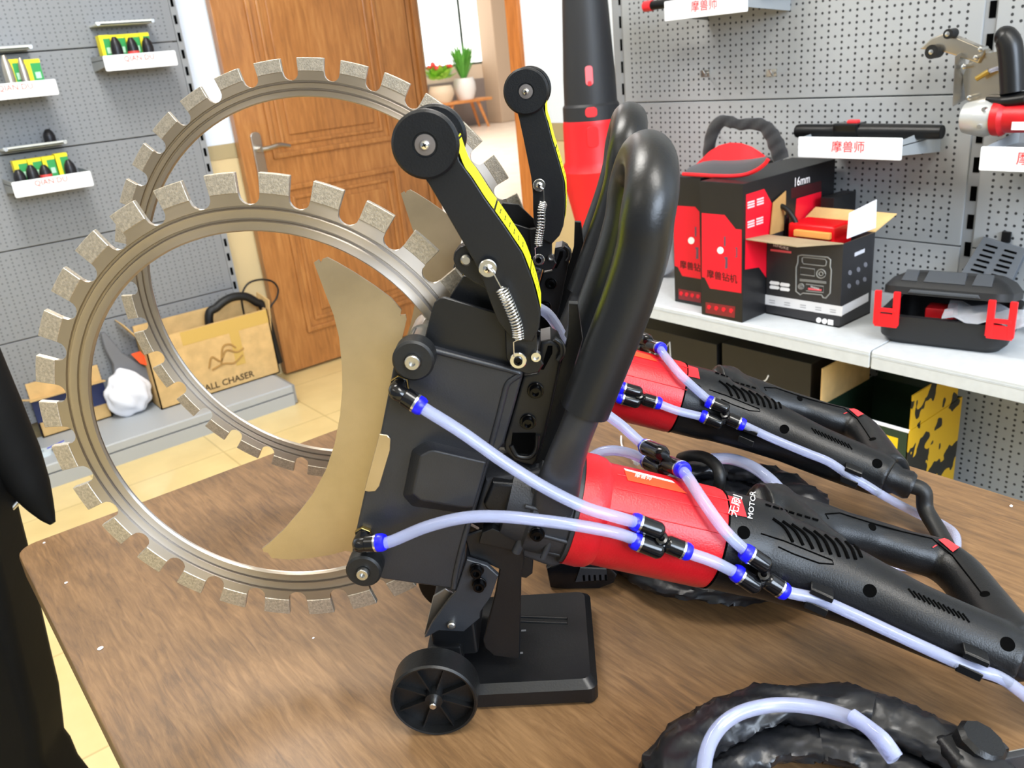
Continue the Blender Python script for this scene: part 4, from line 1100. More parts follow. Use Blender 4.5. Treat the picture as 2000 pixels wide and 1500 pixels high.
def strip_icons(t, o, pts, x):
    poly('icon_strip', fx(pts, x), dkred, t, (0.0004, 0, 0), o)
    bm = B(); a, b, c, d = [onX(*p, x-0.0004)-o for p in pts]
    for k in range(4):
        u = (k+0.5)/4; m_ = a.lerp(b, u).lerp(d.lerp(c, u), 0.42)
        w = 0.006
        bm.faces.new([bm.verts.new(m_+V3((0, yy, zz))) for yy, zz in ((-w, 0.002), (-w*0.3, 0.006), (w*0.8, 0.004), (w, -0.003), (0, -0.006))])
    obj('icons', bm, BOXRED, t)
strip_icons(t, o, [(1378, 590), (1436, 599), (1434.7, 621), (1378, 611)], xb)
def tool_picture(t, o, x, cx, cy, half=False):
    P = lambda a, b: onX(cx+a, cy+b, x)-o
    bm = B()
    for q in ([(7, -26), (10, -26), (10, -7), (7, -7)], [(7, 14), (14, 14), (14, 36), (9, 37), (10, 20)]) + (() if half else ([(28, -4), (33, -5), (33, 15), (28, 14), (31, 12), (31, -2)],)):
        bm.faces.new([bm.verts.new(P(*v)) for v in q])
    obj('picture', bm, icong, t)
    bm = B(); bm.faces.new([bm.verts.new(onX(cx+8*math.cos(k*0.524)*0.8, cy+1+7*math.sin(k*0.524), x-0.0002)-o) for k in range(12)]); obj('picture_highlight', bm, WHITE, t)
tool_picture(t, o, xb-0.0004, 1407, 488)
bm = B(); text_bm(bm, '摩兽钻机', onX(1410, 541, xb)-o, (0, -1, -0.03), (0, 0, 1), 0.0165, 0.0006); obj('lettering', bm, inkb, t)
ys = y0-0.0005
def fy(pts, y): return [onY(px, py, y) for px, py in pts]
poly('red_panel', fy([(1457.5, 380), (1492.7, 369), (1508, 397.5), (1504, 470), (1497, 542.7), (1482.4, 522), (1455.4, 526.5)], ys), BOXRED, t, (0, 0.0004, 0), o)
poly('red_panel', fy([(1556, 388), (1604, 374), (1604, 440), (1550, 452)], ys), BOXRED, t, (0, 0.0004, 0), o)
poly('dark_band', fy([(1545.5, 368), (1604, 353), (1604, 372), (1545.5, 388)], ys), mat('maroon_print', '#3c1216', 0.45), t, (0, 0.0004, 0), o)
bm = B(); text_bm(bm, '16mm', onY(1566, 353, ys)-o, (1, 0, 0), (0, 0, 1), 0.022, 0.0006, stretch=0.9); obj('lettering', bm, WHITE, t)
bm = B()
for cx, cy in ((1467, 398), (1485, 392), (1467, 436), (1484, 430)):
    for k in range(3):
        q = onY(cx, cy-4+k*5, ys-0.0006)-o
        bm.faces.new([bm.verts.new(q+V3((a_, 0, b_))) for a_, b_ in ((-0.012, -0.002), (0.012, -0.002), (0.012, 0.0015), (-0.012, 0.0015))])
obj('icons', bm, pinkw, t)
TALLTOP = zt; TBX, TBY0, TBY1 = xf_, y0, y1
t, o, xf_, y0b, y1b, ztb = tall_box('left one of the two tall black and red tool boxes, nearest the upright blower', (1318, 588), (1371, 600), (1314, 345), 0.31, 0.0)
xb = xf_-0.0005
# the rear box stands just behind the front one's flank
poly('red_panel', fx([(1315, 401), (1357.5, 404), (1366, 414), (1369, 545), (1332.5, 539), (1324, 521.7), (1317.5, 519)], xb), BOXRED, t, (0.0005, 0, 0), o)
strip_icons(t, o, [(1325, 564), (1369, 571.7), (1368.7, 591.7), (1325.3, 584)], xb)
tool_picture(t, o, xb-0.0004, 1350, 469, True)
bm = B(); text_bm(bm, '摩兽钻机', onX(1355, 522, xb)-o, (0, -1, -0.03), (0, 0, 1), 0.0165, 0.0006); obj('lettering', bm, inkb, t)
# ---------------- generator box with open flaps
GX = (onZ(1493.5, 613, SZ).x+onZ(1639, 639.5, SZ).x)/2
gy1, gy0 = min(onX(1493.5, 613, GX).y, TBY0-0.002), onX(1639, 639.5, GX).y
gz = (onX(1497, 460, GX).z+onX(1653, 477, GX).z)/2
gd = onY(1708.8, 445, gy0).x-GX
gd = max(0.12, min(gd, 0.2))
gc_ = V3((GX+gd/2, (gy0+gy1)/2, SZ))
gb = thing('generator_box', 'open black carton picturing a power station, cables and red parts sticking out', 'box', gc_)
def g_(x, y, z): return V3((x, y, z))-gc_
th_ = 0.003
bm = B()
box(bm, g_(GX, gy0, SZ), g_(GX+gd, gy1, SZ+th_))
box(bm, g_(GX, gy0, SZ), g_(GX+th_, gy1, gz)); box(bm, g_(GX+gd-th_, gy0, SZ), g_(GX+gd, gy1, gz))
box(bm, g_(GX+th_, gy0, SZ), g_(GX+gd-th_, gy0+th_, gz)); box(bm, g_(GX+th_, gy1-th_, SZ), g_(GX+gd-th_, gy1, gz))
obj('carton', bm, mat('charcoal_printed_card', '#2b2b2e', 0.42, noise=(30, 0.1)), gb)
def flap(parent, o, pts, vec, m): 
    bm = B(); prism(bm, [V3(p)-o for p in pts], vec); return obj('flap', bm, m, parent)
flap(gb, gc_, [(GX, gy0, gz), (GX, gy1, gz), (GX-0.075, min(gy1+0.012, TBY0-0.002), gz+0.006), (GX-0.07, gy0+0.06, gz+0.002)], (0, 0, 0.002), mat('greyish_cardboard', '#a08f72', 0.8, noise=(25, 0.1)))
flap(gb, gc_, [onY(1655.5, 466, gy0), onY(1660, 416.5, gy0), onY(1712.7, 390, gy0), onY(1710.6, 445, gy0)], (0, 0.002, 0), WHITECARD)
flap(gb, gc_, [(GX+0.006, gy1-0.004, gz), (GX+gd*0.5, gy1-0.004, gz), (GX+gd*0.5, gy1-0.004, gz+0.085), (GX+0.015, gy1-0.004, gz+0.068)], (0, 0.002, 0), CARDIN)
flap(gb, gc_, [(GX+gd, gy0, gz), (GX+gd, gy1, gz), (GX+gd+0.045, gy1-0.01, gz+0.03), (GX+gd+0.045, gy0-0.02, gz+0.03)], (0, 0, 0.002), CARD)
gx = GX-0.0004
band = [(1493.2, 575), (1646, 599), (1644, 618), (1493.3, 594)]
poly('white_band', fx(band, gx), mat('light_grey_print', '#d9d9dc', 0.5), gb, (0.0004, 0, 0), gc_)
gs = gy0-0.0004
poly('white_band', fy([(1645.5, 598), (1696.5, 572), (1696, 588), (1643.5, 617)], gs), mat('light_grey_print', '#d9d9dc', 0.5), gb, (0, 0.0004, 0), gc_)
grl = mat('grey_line_art', '#8b8b88', 0.5)
bm = B()
def line(bm, pts, x, w, close=True):
    P = [onX(1480+a/5.77, 380+b/5.77, x)-gc_ for a, b in pts]
    tube(bm, P+([P[0], P[1]] if close else []), w, 5, smooth=False)
line(bm, [(455, 690), (500, 680), (790, 708), (820, 735), (815, 810), (828, 850), (815, 1110), (765, 1168), (735, 1160), (720, 1130), (510, 1110), (480, 1130), (430, 1090), (432, 820), (450, 770)], gx, 0.0016)
line(bm, [(500, 715), (520, 705), (760, 730), (775, 755), (765, 800), (740, 805), (515, 780), (500, 755)], gx, 0.0012)
line(bm, [(480, 820), (640, 840), (640, 920), (480, 900)], gx, 0.0012)
line(bm, [(475, 955), (770, 985)], gx, 0.0012, False); line(bm, [(475, 970), (770, 1000)], gx, 0.0012, False)
line(bm, [(545, 1010), (740, 1035), (740, 1105), (545, 1085)], gx, 0.0012)
obj('picture', bm, grl, gb, 60)
bm = B()
for a, b, r in ((712, 893, 50), (487, 1035, 30)):
    for rr in (r, r*0.45): line(bm, [(a+rr*math.cos(k*0.524), b+rr*math.sin(k*0.524)) for k in range(12)], gx, 0.0014)
obj('picture', bm, grl, gb, 60)
def gpoly(name, pts, m, x=None):
    bm = B(); bm.faces.new([bm.verts.new(onX(1480+a/5.77, 380+b/5.77, gx-0.0004 if x is None else x)-gc_) for a, b in pts]); return obj(name, bm, m, gb)
gpoly('red_bar', [(143, 612), (377, 640), (377, 664), (143, 636)], mat('salmon_print', '#e8606c', 0.5))
gpoly('red_tag', [(568, 1050), (720, 1068), (718, 1088), (566, 1072)], mat('salmon_print', '#e8606c', 0.5))
for cx, cy in ((190, 995), (306, 1015), (188, 1045), (305, 1066)):
    gpoly('spec_pill', [(cx-55, cy-10), (cx-42, cy-24), (cx+45, cy-12), (cx+56, cy+2), (cx+54, cy+16), (cx+42, cy+26), (cx-45, cy+16), (cx-56, cy+4)], WHITE)
for cx, cy in ((687, 1415), (752, 1428)):
    gpoly('round_icon', [(cx+30*math.cos(k*0.524), cy+31*math.sin(k*0.524)) for k in range(12)], WHITE)
gpoly('square_icon', [(790, 1405), (852, 1415), (850, 1475), (788, 1465)], WHITE)
bm = B(); text_bm(bm, 'SENDKE', onX(1480+260/5.77, 380+588/5.77, gx)-gc_, (0, -1, -0.12), (0, 0, 1), 0.0068, 0.0005, stretch=1.25); obj('lettering', bm, WHITE, gb)
bm = B(); text_bm(bm, 'SENDKE', onX(1480+645/5.77, 380+1050/5.77, gx)-gc_, (0, -1, -0.12), (0, 0, 1), 0.0045, 0.0009); obj('lettering', bm, WHITE, gb)
bm = B()
for x in (160, 330, 508, 680, 845):
    for k in range(2):
        a, b = x, 1190+(x-160)*0.155+k*26
        bm.faces.new([bm.verts.new(onX(1480+u/5.77, 380+v/5.77, gx-0.0005)-gc_) for u, v in ((a-32, b-6), (a+34, b+4), (a+34, b+13), (a-32, b+3))])
obj('small_print', bm, mat('grey_small_print', '#9a9aa0', 0.5), gb)
bm = B()
for cx, cy in ((1040, 880), (1135, 845), (1215, 790), (1030, 1030), (1125, 990), (1205, 955)):
    bm.faces.new([bm.verts.new(onY(1480+(cx+22*math.cos(k*0.785))/5.77, 380+(cy+30*math.sin(k*0.785))/5.77, gs-0.0004)-gc_) for k in range(8)])
obj('round_icon', bm, mat('dim_grey_print', '#6f7078', 0.5), gb)
bm = B(); a, b = onY(1480+1090/5.77, 380+700/5.77, gs-0.0004)-gc_, onY(1480+1205/5.77, 380+650/5.77, gs-0.0004)-gc_
bm.faces.new([bm.verts.new(v) for v in (a, b, b+V3((0, 0, 0.008)), a+V3((0, 0, 0.008)))]); obj('heading', bm, mat('pale_grey_print', '#c9cad2', 0.5), gb)
# contents of the carton
cb = thing('cable_loop', 'black cable loop rising from the open generator carton', 'cable', (GX+0.05, gy1-0.05, SZ+0.004))
o_ = V3((GX+0.05, gy1-0.05, SZ+0.004)); bm = B(); gxm = GX+0.045
cp_ = [onX(x, y, gxm)-o_ for x, y in ((1516, 470), (1512, 440), (1513, 415), (1520, 402), (1533, 406), (1546, 420), (1556, 440), (1560, 470))]
cp_ = [V3((cp_[0].x, cp_[0].y, 0.006))]+cp_+[V3((cp_[-1].x, cp_[-1].y, 0.006))]
tube(bm, cp_, 0.0055, 12); cbo = obj('cable', bm, RUBBER, cb, 60)
bm = B(); tube(bm, [onX(1532, 480, gxm+0.02)-o_, onX(1533, 418, gxm+0.02)-o_], 0.011, 14); obj('plug_body', bm, GLOSSB, cb)
rp = thing('red_tool', 'red casing lying in the open generator carton', 'tool part', (GX+gd*0.5, gy0+0.05, SZ+0.004)); o_ = V3((GX+gd*0.5, gy0+0.05, SZ+0.004))
ra, rb = onX(1558, 428, GX+gd*0.6), onX(1650, 434, GX+gd*0.6)
bm = B(); box(bm, V3((GX+0.035, rb.y+0.002, SZ+0.004))-o_, V3((GX+gd-0.012, ra.y, ra.z))-o_, 0.006, 3); obj('casing', bm, mat('glossy_red_plastic', '#e2141c', 0.25), rp)
bm = B(); box(bm, V3((GX+0.026, rb.y+0.006, ra.z-0.026))-o_, V3((GX+0.036, ra.y-0.02, ra.z-0.012))-o_, 0.002); obj('orange_insert', bm, mat('orange_paper', '#eaa052', 0.6), rp)
bl = thing('black_carton', 'small black carton behind the open generator carton, against the panel', 'box', (1.74, onX(1625, 400, 1.72).y, SZ))
bm = B(); a, b = onX(1607, 385, 1.70), onX(1634, 385, 1.70); box(bm, (-0.04, -(a.y-b.y)/2, 0), (0.05, (a.y-b.y)/2, a.z-SZ), 0.002); obj('carton', bm, BOXBLK, bl)
# ---------------- cap with a red brim lining lying on the tall boxes
hat = thing('visor_cap', 'black cap with red-edged peak resting on the tall boxes', 'cap', (TBX+0.10, TBY1-0.03, TALLTOP)); o_ = V3((TBX+0.10, TBY1-0.03, TALLTOP))
cloth = mat('black_cloth', '#1b1c20', 0.75, sheen=0.3, noise=(60, 0.15)); redc = mat('red_cloth', '#e01a24', 0.7)
hx = TBX+0.045
peak_f = [(1334, 352), (1365, 351), (1397, 346), (1430, 344), (1456, 341), (1478, 332), (1494, 320), (1500, 311)]
peak_b = [(1360, 322), (1375, 315), (1395, 312), (1420, 313), (1445, 312), (1468, 310), (1486, 307), (1498, 306)]
bm = B(); F_ = [onX(x, y, hx+0.0)-o_ for x, y in peak_f]; K_ = [onX(x, y, hx+0.075)-o_ for x, y in peak_b]
F_ = [V3((p.x, p.y, max(p.z, 0.004))) for p in F_]
g1 = [[bm.verts.new(p) for p in row] for row in (F_, [a.lerp(b, 0.5)+V3((0, 0, 0.006)) for a, b in zip(F_, K_)], K_)]
for a, b in zip(g1, g1[1:]):
    for i in range(len(a)-1): bm.faces.new((a[i], a[i+1], b[i+1], b[i]))
r_ = bmesh.ops.extrude_face_region(bm, geom=bm.faces[:]); bmesh.ops.translate(bm, verts=[v for v in r_['geom'] if isinstance(v, bmesh.types.BMVert)], vec=(0, 0, -0.003))
obj('peak', bm, cloth, hat, 50)
bm = B(); tube(bm, F_, 0.0042, 8, 4); obj('peak_edging', bm, redc, hat, 60)
arc0 = [(1372, 312), (1385, 296), (1404, 284), (1424, 279), (1446, 280), (1466, 287), (1482, 297), (1494, 306)]
T_ = [onX(x, y, hx+0.085)-o_ for x, y in arc0]
bm = B(); top = [bm.verts.new(p) for p in T_]; low = [bm.verts.new(p+V3((-0.004, 0, 0))) for p in K_]
for i in range(len(top)-1): bm.faces.new((low[i], low[i+1], top[i+1], top[i]))
r_ = bmesh.ops.extrude_face_region(bm, geom=bm.faces[:]); bmesh.ops.translate(bm, verts=[v for v in r_['geom'] if isinstance(v, bmesh.types.BMVert)], vec=(0.004, 0, 0))
obj('lining', bm, redc, hat, 50)
bm = B(); hp = [(1382, 318), (1385, 285), (1395, 252), (1414, 236), (1446, 243), (1480, 242), (1502, 256), (1516, 282), (1526, 312)]
tube(bm, [onX(x, y, hx+0.10)-o_ for x, y in hp], [0.014, 0.016, 0.017, 0.013, 0.012, 0.013, 0.017, 0.020, 0.020], 14, 6, flat=0.45, hint=(1, 0, 0))
for v in bm.verts: v.co += V3((1, 0.3, 0.4))*0.002*math.sin(v.co.z*210+v.co.y*160)
obj('strap', bm, cloth, hat, 60)
# ---------------- upright red and black blower on the shelf
bx = 1.60
def bp_(px, py): return onX(px, py, bx)
base = bp_(1168, 450); axx = V3((bx, base.y, SZ))
blo = thing('leaf_blower', 'tall red and black handheld blower standing upright at the left end of the shelf', 'power tool', axx)
def half(py, xl, xr): return (bp_(xl, py)-bp_(xr, py)).length/2
zz = lambda py: bp_(1168, py).z-SZ
BK = mat('blower_black_plastic', '#232427', 0.5, bump=(600, 0.1))
bm = B()
prof = [(half(235, 1123, 1201), zz(235)), (half(200, 1123, 1201), zz(205)), (half(196, 1125, 1198), zz(200)), (half(150, 1124, 1196), zz(150)), (half(100, 1123, 1192), zz(100)), (half(50, 1122, 1188), zz(50)), (half(0, 1121, 1184), zz(0)), (half(-140, 1120, 1172), zz(-140)), (0.012, zz(-150)), (0, zz(-150))]
lathe(bm, (0, 0, 0), (0, 0, 1), prof, 36); bn = obj('nozzle', bm, BK, blo)
bm = B()
prof = [(0, 0), (0.05, 0), (0.056, 0.01), (0.058, zz(440)), (half(330, 1120, 1212), zz(330)), (half(312, 1128, 1208), zz(312)), (half(240, 1123, 1203), zz(240)), (half(233, 1124, 1202), zz(232))]
lathe(bm, (0, 0, 0), (0, 0, 1), prof, 36); bb_ = obj('body', bm, mat('blower_red_plastic', '#e01c22', 0.42), blo)
dirc = (V3((0, 0, 0))-V3((bx, base.y, 0))).normalized(); side = V3((-dirc.y, dirc.x, 0))
def onblow(px, py, r, w, h, m, name, par):
    z = zz(py); c = dirc*r+V3((0, 0, z)); bm = B()
    M = Matrix(((side.x, 0, dirc.x, c.x), (side.y, 0, dirc.y, c.y), (0, 1, 0, c.z), (0, 0, 0, 1)))
    prism(bm, [M @ V3((a, b, -0.02)) for a, b in rrect(w, h, min(w, h)*0.35)], dirc*0.022, 0.001, 1); return obj(name, bm, m, par)
onblow(1168, 215, half(215, 1123, 1201)*0.985, 0.030, 0.024, REDSW, 'release_button', bn)
s_ = onblow(1157, 145, half(145, 1124, 1196)*0.985, 0.019, 0.046, mat('pink_label', '#ef6f78', 0.4), 'slide_switch', bn)
onblow(1157, 160, half(160, 1124, 1196)*0.995, 0.010, 0.012, REDSW, 'switch_knob', bn)
onblow(1165, 262, half(262, 1123, 1203)*0.99, 0.030, 0.052, mat('blower_red_plastic', '#e01c22', 0.42), 'grip_panel', bb_)
# ---------------- open black tool case with red latches
pL, pR = onZ(1712, 668, SZ), onZ(1960, 698, SZ)
cx_ = (pR-pL).normalized(); cyv = V3((-cx_.y, cx_.x, 0)); cyv = cyv if cyv.x > 0 else -cyv
cw = (pR-pL).length; ca = math.atan2(cx_.y, cx_.x)
case = thing('tool_case', 'open black plastic tool case with two red latches on the right end of the shelf', 'tool case', pL+cx_*cw/2+cyv*0.09, ca)
casem = mat('case_black_plastic', '#1d1e20', 0.5, bump=(300, 0.15)); cgrey = mat('case_grey_plastic', '#3d4147', 0.5, bump=(300, 0.1))
sgn = 1 if V3((-math.sin(ca), math.cos(ca), 0)).dot(cyv) > 0 else -1
def cs(x, y, z): return V3((x-cw/2, sgn*(y-0.09), z))
def shell(bm, z0, z1, inset, hollow, w=cw, d=0.18, tilt=0.0, y0=0.0, ex=0.0):
    P = [(w/2+a, d/2+b) for a, b in rrect(w+ex*2, d+ex*2, 0.03, 5)]
    pr = [(z0, inset), (z0+(z1-z0)*0.25, 0), (z1, -0.004)]
    loops = []
    def tl_(x, y, z):
        yy = y-d; c, s = math.cos(tilt), math.sin(tilt)
        return cs(x, d+yy*c-(z-z0)*s*0, z-yy*s) if tilt else cs(x, y, z)
    for z, i in pr: loops.append([bm.verts.new(tl_(w/2+(x-w/2)*(1-i*2/w), d/2+(y-d/2)*(1-i*2/d), z)) for x, y in P])
    if hollow:
        for z, i in ((z1, 0.010), (z0+0.006, 0.014)): loops.append([bm.verts.new(tl_(w/2+(x-w/2)*(1-i*2/w), d/2+(y-d/2)*(1-i*2/d), z)) for x, y in P])
    for a, b in zip(loops, loops[1:]):
        for i in range(len(a)): bm.faces.new((a[i], a[(i+1) % len(a)], b[(i+1) % len(b)], b[i]))
    bm.faces.new(loops[0]); bm.faces.new(loops[-1])
bm = B(); shell(bm, 0.0, 0.058, 0.012, True); obj('lower_shell', bm, casem, case)
# lid, hinged at the back and raised at the front
TL = math.radians(13)
def lidp(x, y, z):
    d = 0.18; yy = y-d
    return cs(x, d+yy*math.cos(TL)-z*math.sin(TL)*-1*0.0+z*math.sin(TL), 0.060-yy*math.sin(TL)+z*math.cos(TL))
bm = B()
P = [(cw/2+a, 0.09+b) for a, b in rrect(cw, 0.18, 0.03, 5)]
loops = [[bm.verts.new(lidp(cw/2+(x-cw/2)*(1-i*2/cw), 0.09+(y-0.09)*(1-i*2/0.18), z)) for x, y in P] for z, i in ((0.004, 0.010), (0, 0.010), (0, 0), (0.014, 0), (0.030, 0.012), (0.040, 0.030), (0.042, 0.036))]
for a, b in zip(loops, loops[1:]):
    for i in range(len(a)): bm.faces.new((a[i], a[(i+1) % len(a)], b[(i+1) % len(b)], b[i]))
bm.faces.new(loops[0]); bm.faces.new(loops[-1]); lid = obj('lid', bm, casem, case)
for xa, xb2 in ((0.045, 0.085), (0.10, 0.20), (0.215, 0.262)):
    k = cw/0.31
    bm = B(); v = [lidp(xa*k, 0.010, 0.022), lidp(xb2*k, 0.010, 0.022), lidp((xb2-0.004)*k, 0.034, 0.0425), lidp((xa+0.004)*k, 0.034, 0.0425)]
    prism(bm, [p+(lidp(0, -0.004, 0.004)-lidp(0, 0, 0)) for p in v], lidp(0, 0.012, -0.010)-lidp(0, 0, 0), 0.002, 2)
    obj('lid_panel', bm, cgrey, lid)
bm = B(); prism(bm, [lidp(cw*0.22, -0.003, 0.003), lidp(cw*0.78, -0.003, 0.003), lidp(cw*0.76, -0.003, 0.010), lidp(cw*0.24, -0.003, 0.010)], lidp(0, 0.01, 0)-lidp(0, 0, 0), 0.002); obj('lid_rail', bm, cgrey, lid)
latm = mat('red_latch_plastic', '#ee1c24', 0.4)
for fr_, zoff in ((0.075, 0.0), (0.955, 0.0)):
    x = cw*fr_; w = 0.017; bm = B()
    top_ = lidp(x, -0.004, 0.008); 
    for sx in (-1, 1):
        box(bm, cs(x+sx*w-0.006, -0.012, 0.040), cs(x+sx*w+0.006, -0.004, top_.z-0.002), 0.0015)
    box(bm, cs(x-w-0.004, -0.0115, 0.036), cs(x+w+0.004, -0.004, 0.062), 0.002); box(bm, cs(x-w, -0.013, 0.066), cs(x+w, -0.006, 0.074), 0.002)
    obj('latch', bm, latm, case)
inner = thing('red_tool_part', 'red plastic part inside the open tool case', 'tool part', case.matrix_basis @ cs(0.10, 0.05, 0.008), ca)
bm = B(); box(bm, (-0.025, -0.02, 0), (0.025, 0.02, 0.062), 0.004); box(bm, (-0.02, -0.03*sgn-0.004, 0.03), (0.04, -0.03*sgn+0.004, 0.04), 0.002); obj('casing', bm, mat('dark_red_plastic', '#a3151b', 0.35), inner)
bagm = mat('clear_poly_bag', '#e9ecf4', 0.18, trans=0.75, ior=1.15, bump=(40, 0.6))
p = case.matrix_basis @ cs(cw*0.86, 0.01, 0.062)
bag = thing('poly_bag', 'clear crumpled plastic bag spilling over the front of the tool case', 'plastic bag', p, ca)
bm = B()
gr = [[bm.verts.new((-0.075+i*0.02, sgn*(-0.02+j*0.02), 0.002+0.006*math.sin(i*1.9+j*2.3)+0.004*j)) for i in range(8)] for j in range(4)]
for a, b in zip(gr, gr[1:]):
    for i in range(7): bm.faces.new((a[i], a[i+1], b[i+1], b[i]))
r_ = bmesh.ops.extrude_face_region(bm, geom=bm.faces[:]); bmesh.ops.translate(bm, verts=[v for v in r_['geom'] if isinstance(v, bmesh.types.BMVert)], vec=(0, 0, 0.004))
obj('film', bm, bagm, bag, 80)
p = onZ(2046, 632, SZ+0.02); p.z = SZ
bag = thing('poly_bag', 'clear crumpled plastic bag behind the right latch at the edge of the photo', 'plastic bag', p)
bm = B(); bmesh.ops.create_icosphere(bm, subdivisions=3, radius=0.048)
for v in bm.verts:
    v.co = V3((v.co.x*0.9, v.co.y*0.8, max(0, v.co.z*0.8+0.035)))*(1+0.12*math.sin(v.co.x*90)*math.cos(v.co.y*110+v.co.z*80))
obj('film', bm, bagm, bag, 80)
pz = onX(1298, 590, 1.66); pz.z = SZ
bag = thing('poly_bag', 'crumpled white plastic bag standing left of the tall tool boxes, behind the saw handle', 'plastic bag', pz)
hb2 = onX(1300, 352, 1.62).z-SZ
bm = B(); bmesh.ops.create_icosphere(bm, subdivisions=4, radius=1)
for v in bm.verts:
    c = v.co; f = 1+0.13*math.sin(c.x*7+c.z*9)*math.cos(c.y*8+c.z*5)
    v.co = V3((c.x*0.05*f, c.y*0.06*f, max(0, (c.z*0.5+0.5)*hb2*(0.9+0.1*f))))
obj('film', bm, mat('white_milky_film', '#dfe4ee', 0.3, trans=0.3, ior=1.2), bag, 60)
# grey slotted cover leaning behind the case
q4 = [onX(1866, 548, 1.765), onX(1920, 461, 1.80), onX(2006, 486, 1.80), onX(1966, 572, 1.765)]
gr_o = V3((q4[0].x, (q4[0].y+q4[3].y)/2, SZ))
gv = thing('vented_cover', 'dark grey slotted plastic cover leaning behind the tool case', 'cover', gr_o)
nrm = (q4[1]-q4[0]).cross(q4[3]-q4[0]).normalized(); nrm = nrm if nrm.dot(CAM-q4[0]) > 0 else -nrm
dn_ = q4[0]-q4[1]; kz = (q4[0].z-SZ)/max(1e-3, -dn_.normalized().z*1)
low0, low3 = q4[0]+dn_.normalized()*kz, q4[3]+(q4[3]-q4[2]).normalized()*((q4[3].z-SZ)/max(1e-3, -(q4[3]-q4[2]).normalized().z))
bm = B(); prism(bm, [p-gr_o for p in (low0, q4[1], q4[2], low3)], -nrm*0.014, 0.004, 2); gvo = obj('panel', bm, mat('slate_plastic', '#565c64', 0.45), gv)
bm = B()
for c0 in (0.16, 0.58):
    for k in range(8):
        v = 0.42+k*0.066
        a = q4[1].lerp(q4[0], 0.15+k*0.11); b = q4[2].lerp(q4[3], 0.15+k*0.11)
        s0, s1 = a.lerp(b, c0)-gr_o, a.lerp(b, c0+0.26)-gr_o
        tube(bm, [s0, s1], 0.0022, 6, smooth=False)
obj('slots', bm, DARK, gvo, 60)
bm = B(); c = q4[1].lerp(q4[2], 0.45)-gr_o; up = (q4[1]-q4[0]).normalized(); box(bm, c-V3((0.004, 0.012, 0.0))-nrm*0.008, c+V3((0.004, 0.012, 0))+up*0.022, 0.002); obj('hook_lug', bm, BLACKP, gvo)
# ---------------- long black tool lying on the middle tray
lt = thing('heat_gun', 'long black tool lying on the signed middle tray shelf', 'tool', V3((TRX+0.06, onX(1700, 250, TRX+0.05).y, TRZ-0.010))); o_ = V3(lt.location)
z0 = -0.0
pa, pb = onX(1558, 246, TRX+0.06)-o_, onX(1838, 252, TRX+0.06)-o_
bm = B(); rr = 0.017
def along(t): return V3((0, pa.y+(pb.y-pa.y)*t, rr+0.001))
tube(bm, [along(0.0), along(0.02), along(0.28), along(0.30), along(0.62), along(0.98), along(1.0)], [0.010, 0.015, 0.015, 0.017, 0.016, 0.014, 0.010], 18, 4); lo_ = obj('barrel', bm, BLACKP, lt, 50)
bm = B(); box(bm, along(0.30)+V3((-0.018, 0.0, -0.017)), along(0.48)+V3((0.018, 0, 0.018)), 0.004); obj('sleeve', bm, GLOSSB, lt)
bm = B(); c = along(0.42); box(bm, c+V3((-0.008, -0.012, 0.016)), c+V3((0.008, 0.012, 0.024)), 0.003); obj('trigger', bm, REDSW, lt)
# item on the top tray: red-tipped dark tool and black carton
tp = thing('drill_bit', 'dark rod with a red tip lying on the uppermost tray shelf', 'tool', V3((TRX+0.05, onX(1280, 10, TRX+0.05).y, UPZ-0.014))); o_ = V3(tp.location)
a, b = onX(1262, 5, TRX+0.05)-o_, onX(1340, 0, TRX+0.05)-o_
bm = B(); tube(bm, [V3((0, a.y, 0.011)), V3((0, b.y-0.06, 0.011))], 0.0105, 14); ro_ = obj('rod', bm, BLACKP, tp)
bm = B(); tube(bm, [V3((0, a.y+0.004, 0.011)), V3((0, a.y-0.020, 0.011))], 0.0125, 14); obj('tip', bm, REDSW, tp)
bc = thing('black_carton', 'black carton on the uppermost tray shelf, cut by the top of the photo', 'box', V3((TRX+0.09, onX(1490, 20, TRX+0.06).y+0.01, UPZ-0.014)))
bm = B(); box(bm, (-0.05, -0.03, 0), (0.05, 0.07, 0.07), 0.002); obj('carton', bm, BOXBLK, bc)
# ---------------- red and silver wall cutter on the right tray
wc_ = thing('wall_cutter', 'handheld wall cutter with silver guard, red body and black top handle on the right tray', 'power tool', V3((TRX+0.07, onX(1990, 230, TRX+0.07).y, RTZ-0.014))); o_ = V3(wc_.location)
X0 = TRX+0.07
def w(px, py, x=X0): return onX(px, py, x)-o_
alum = mat('cast_aluminium', '#c7cacb', 0.38, 0.55, bump=(300, 0.08)); polst = mat('polished_guard', '#c9bfae', 0.22, 1.0, noise=(20, 0.1))
a, b = w(1880, 232), w(1944, 236); axd = V3((0, (b-a).y, 0)).normalized(); zc = (w(1905, 230).z); rr = max(0.02, (w(1905, 193).z-w(1905, 268).z)/2)
zc = max(zc, rr+0.001)
bm = B(); lathe(bm, V3((0, a.y, zc)), axd, [(rr*0.45, 0), (rr*0.8, 0.006), (rr*0.95, 0.03), (rr, (b-a).length*0.72), (rr*0.86, (b-a).length)], 32); obj('gear_head', bm, alum, wc_)
bm = B(); L_ = (w(1944, 236)-w(1975, 236)).length
lathe(bm, V3((0, b.y, zc)), axd, [(rr*0.93, 0), (rr*0.95, L_*0.5), (rr*0.78, L_*0.75), (rr*0.76, L_*2), (rr*0.85, L_*4)], 32); rb_ = obj('motor_body', bm, RED, wc_)
bm = B(); hp = [w(1978, 180), w(1976, 130), w(1972, 90), w(1962, 72), w(1948, 70)]
tube(bm, [V3((0, p.y, p.z)) for p in hp], [0.021, 0.021, 0.021, 0.020, 0.012], 20); obj('top_handle', bm, FOAM, wc_, 60)
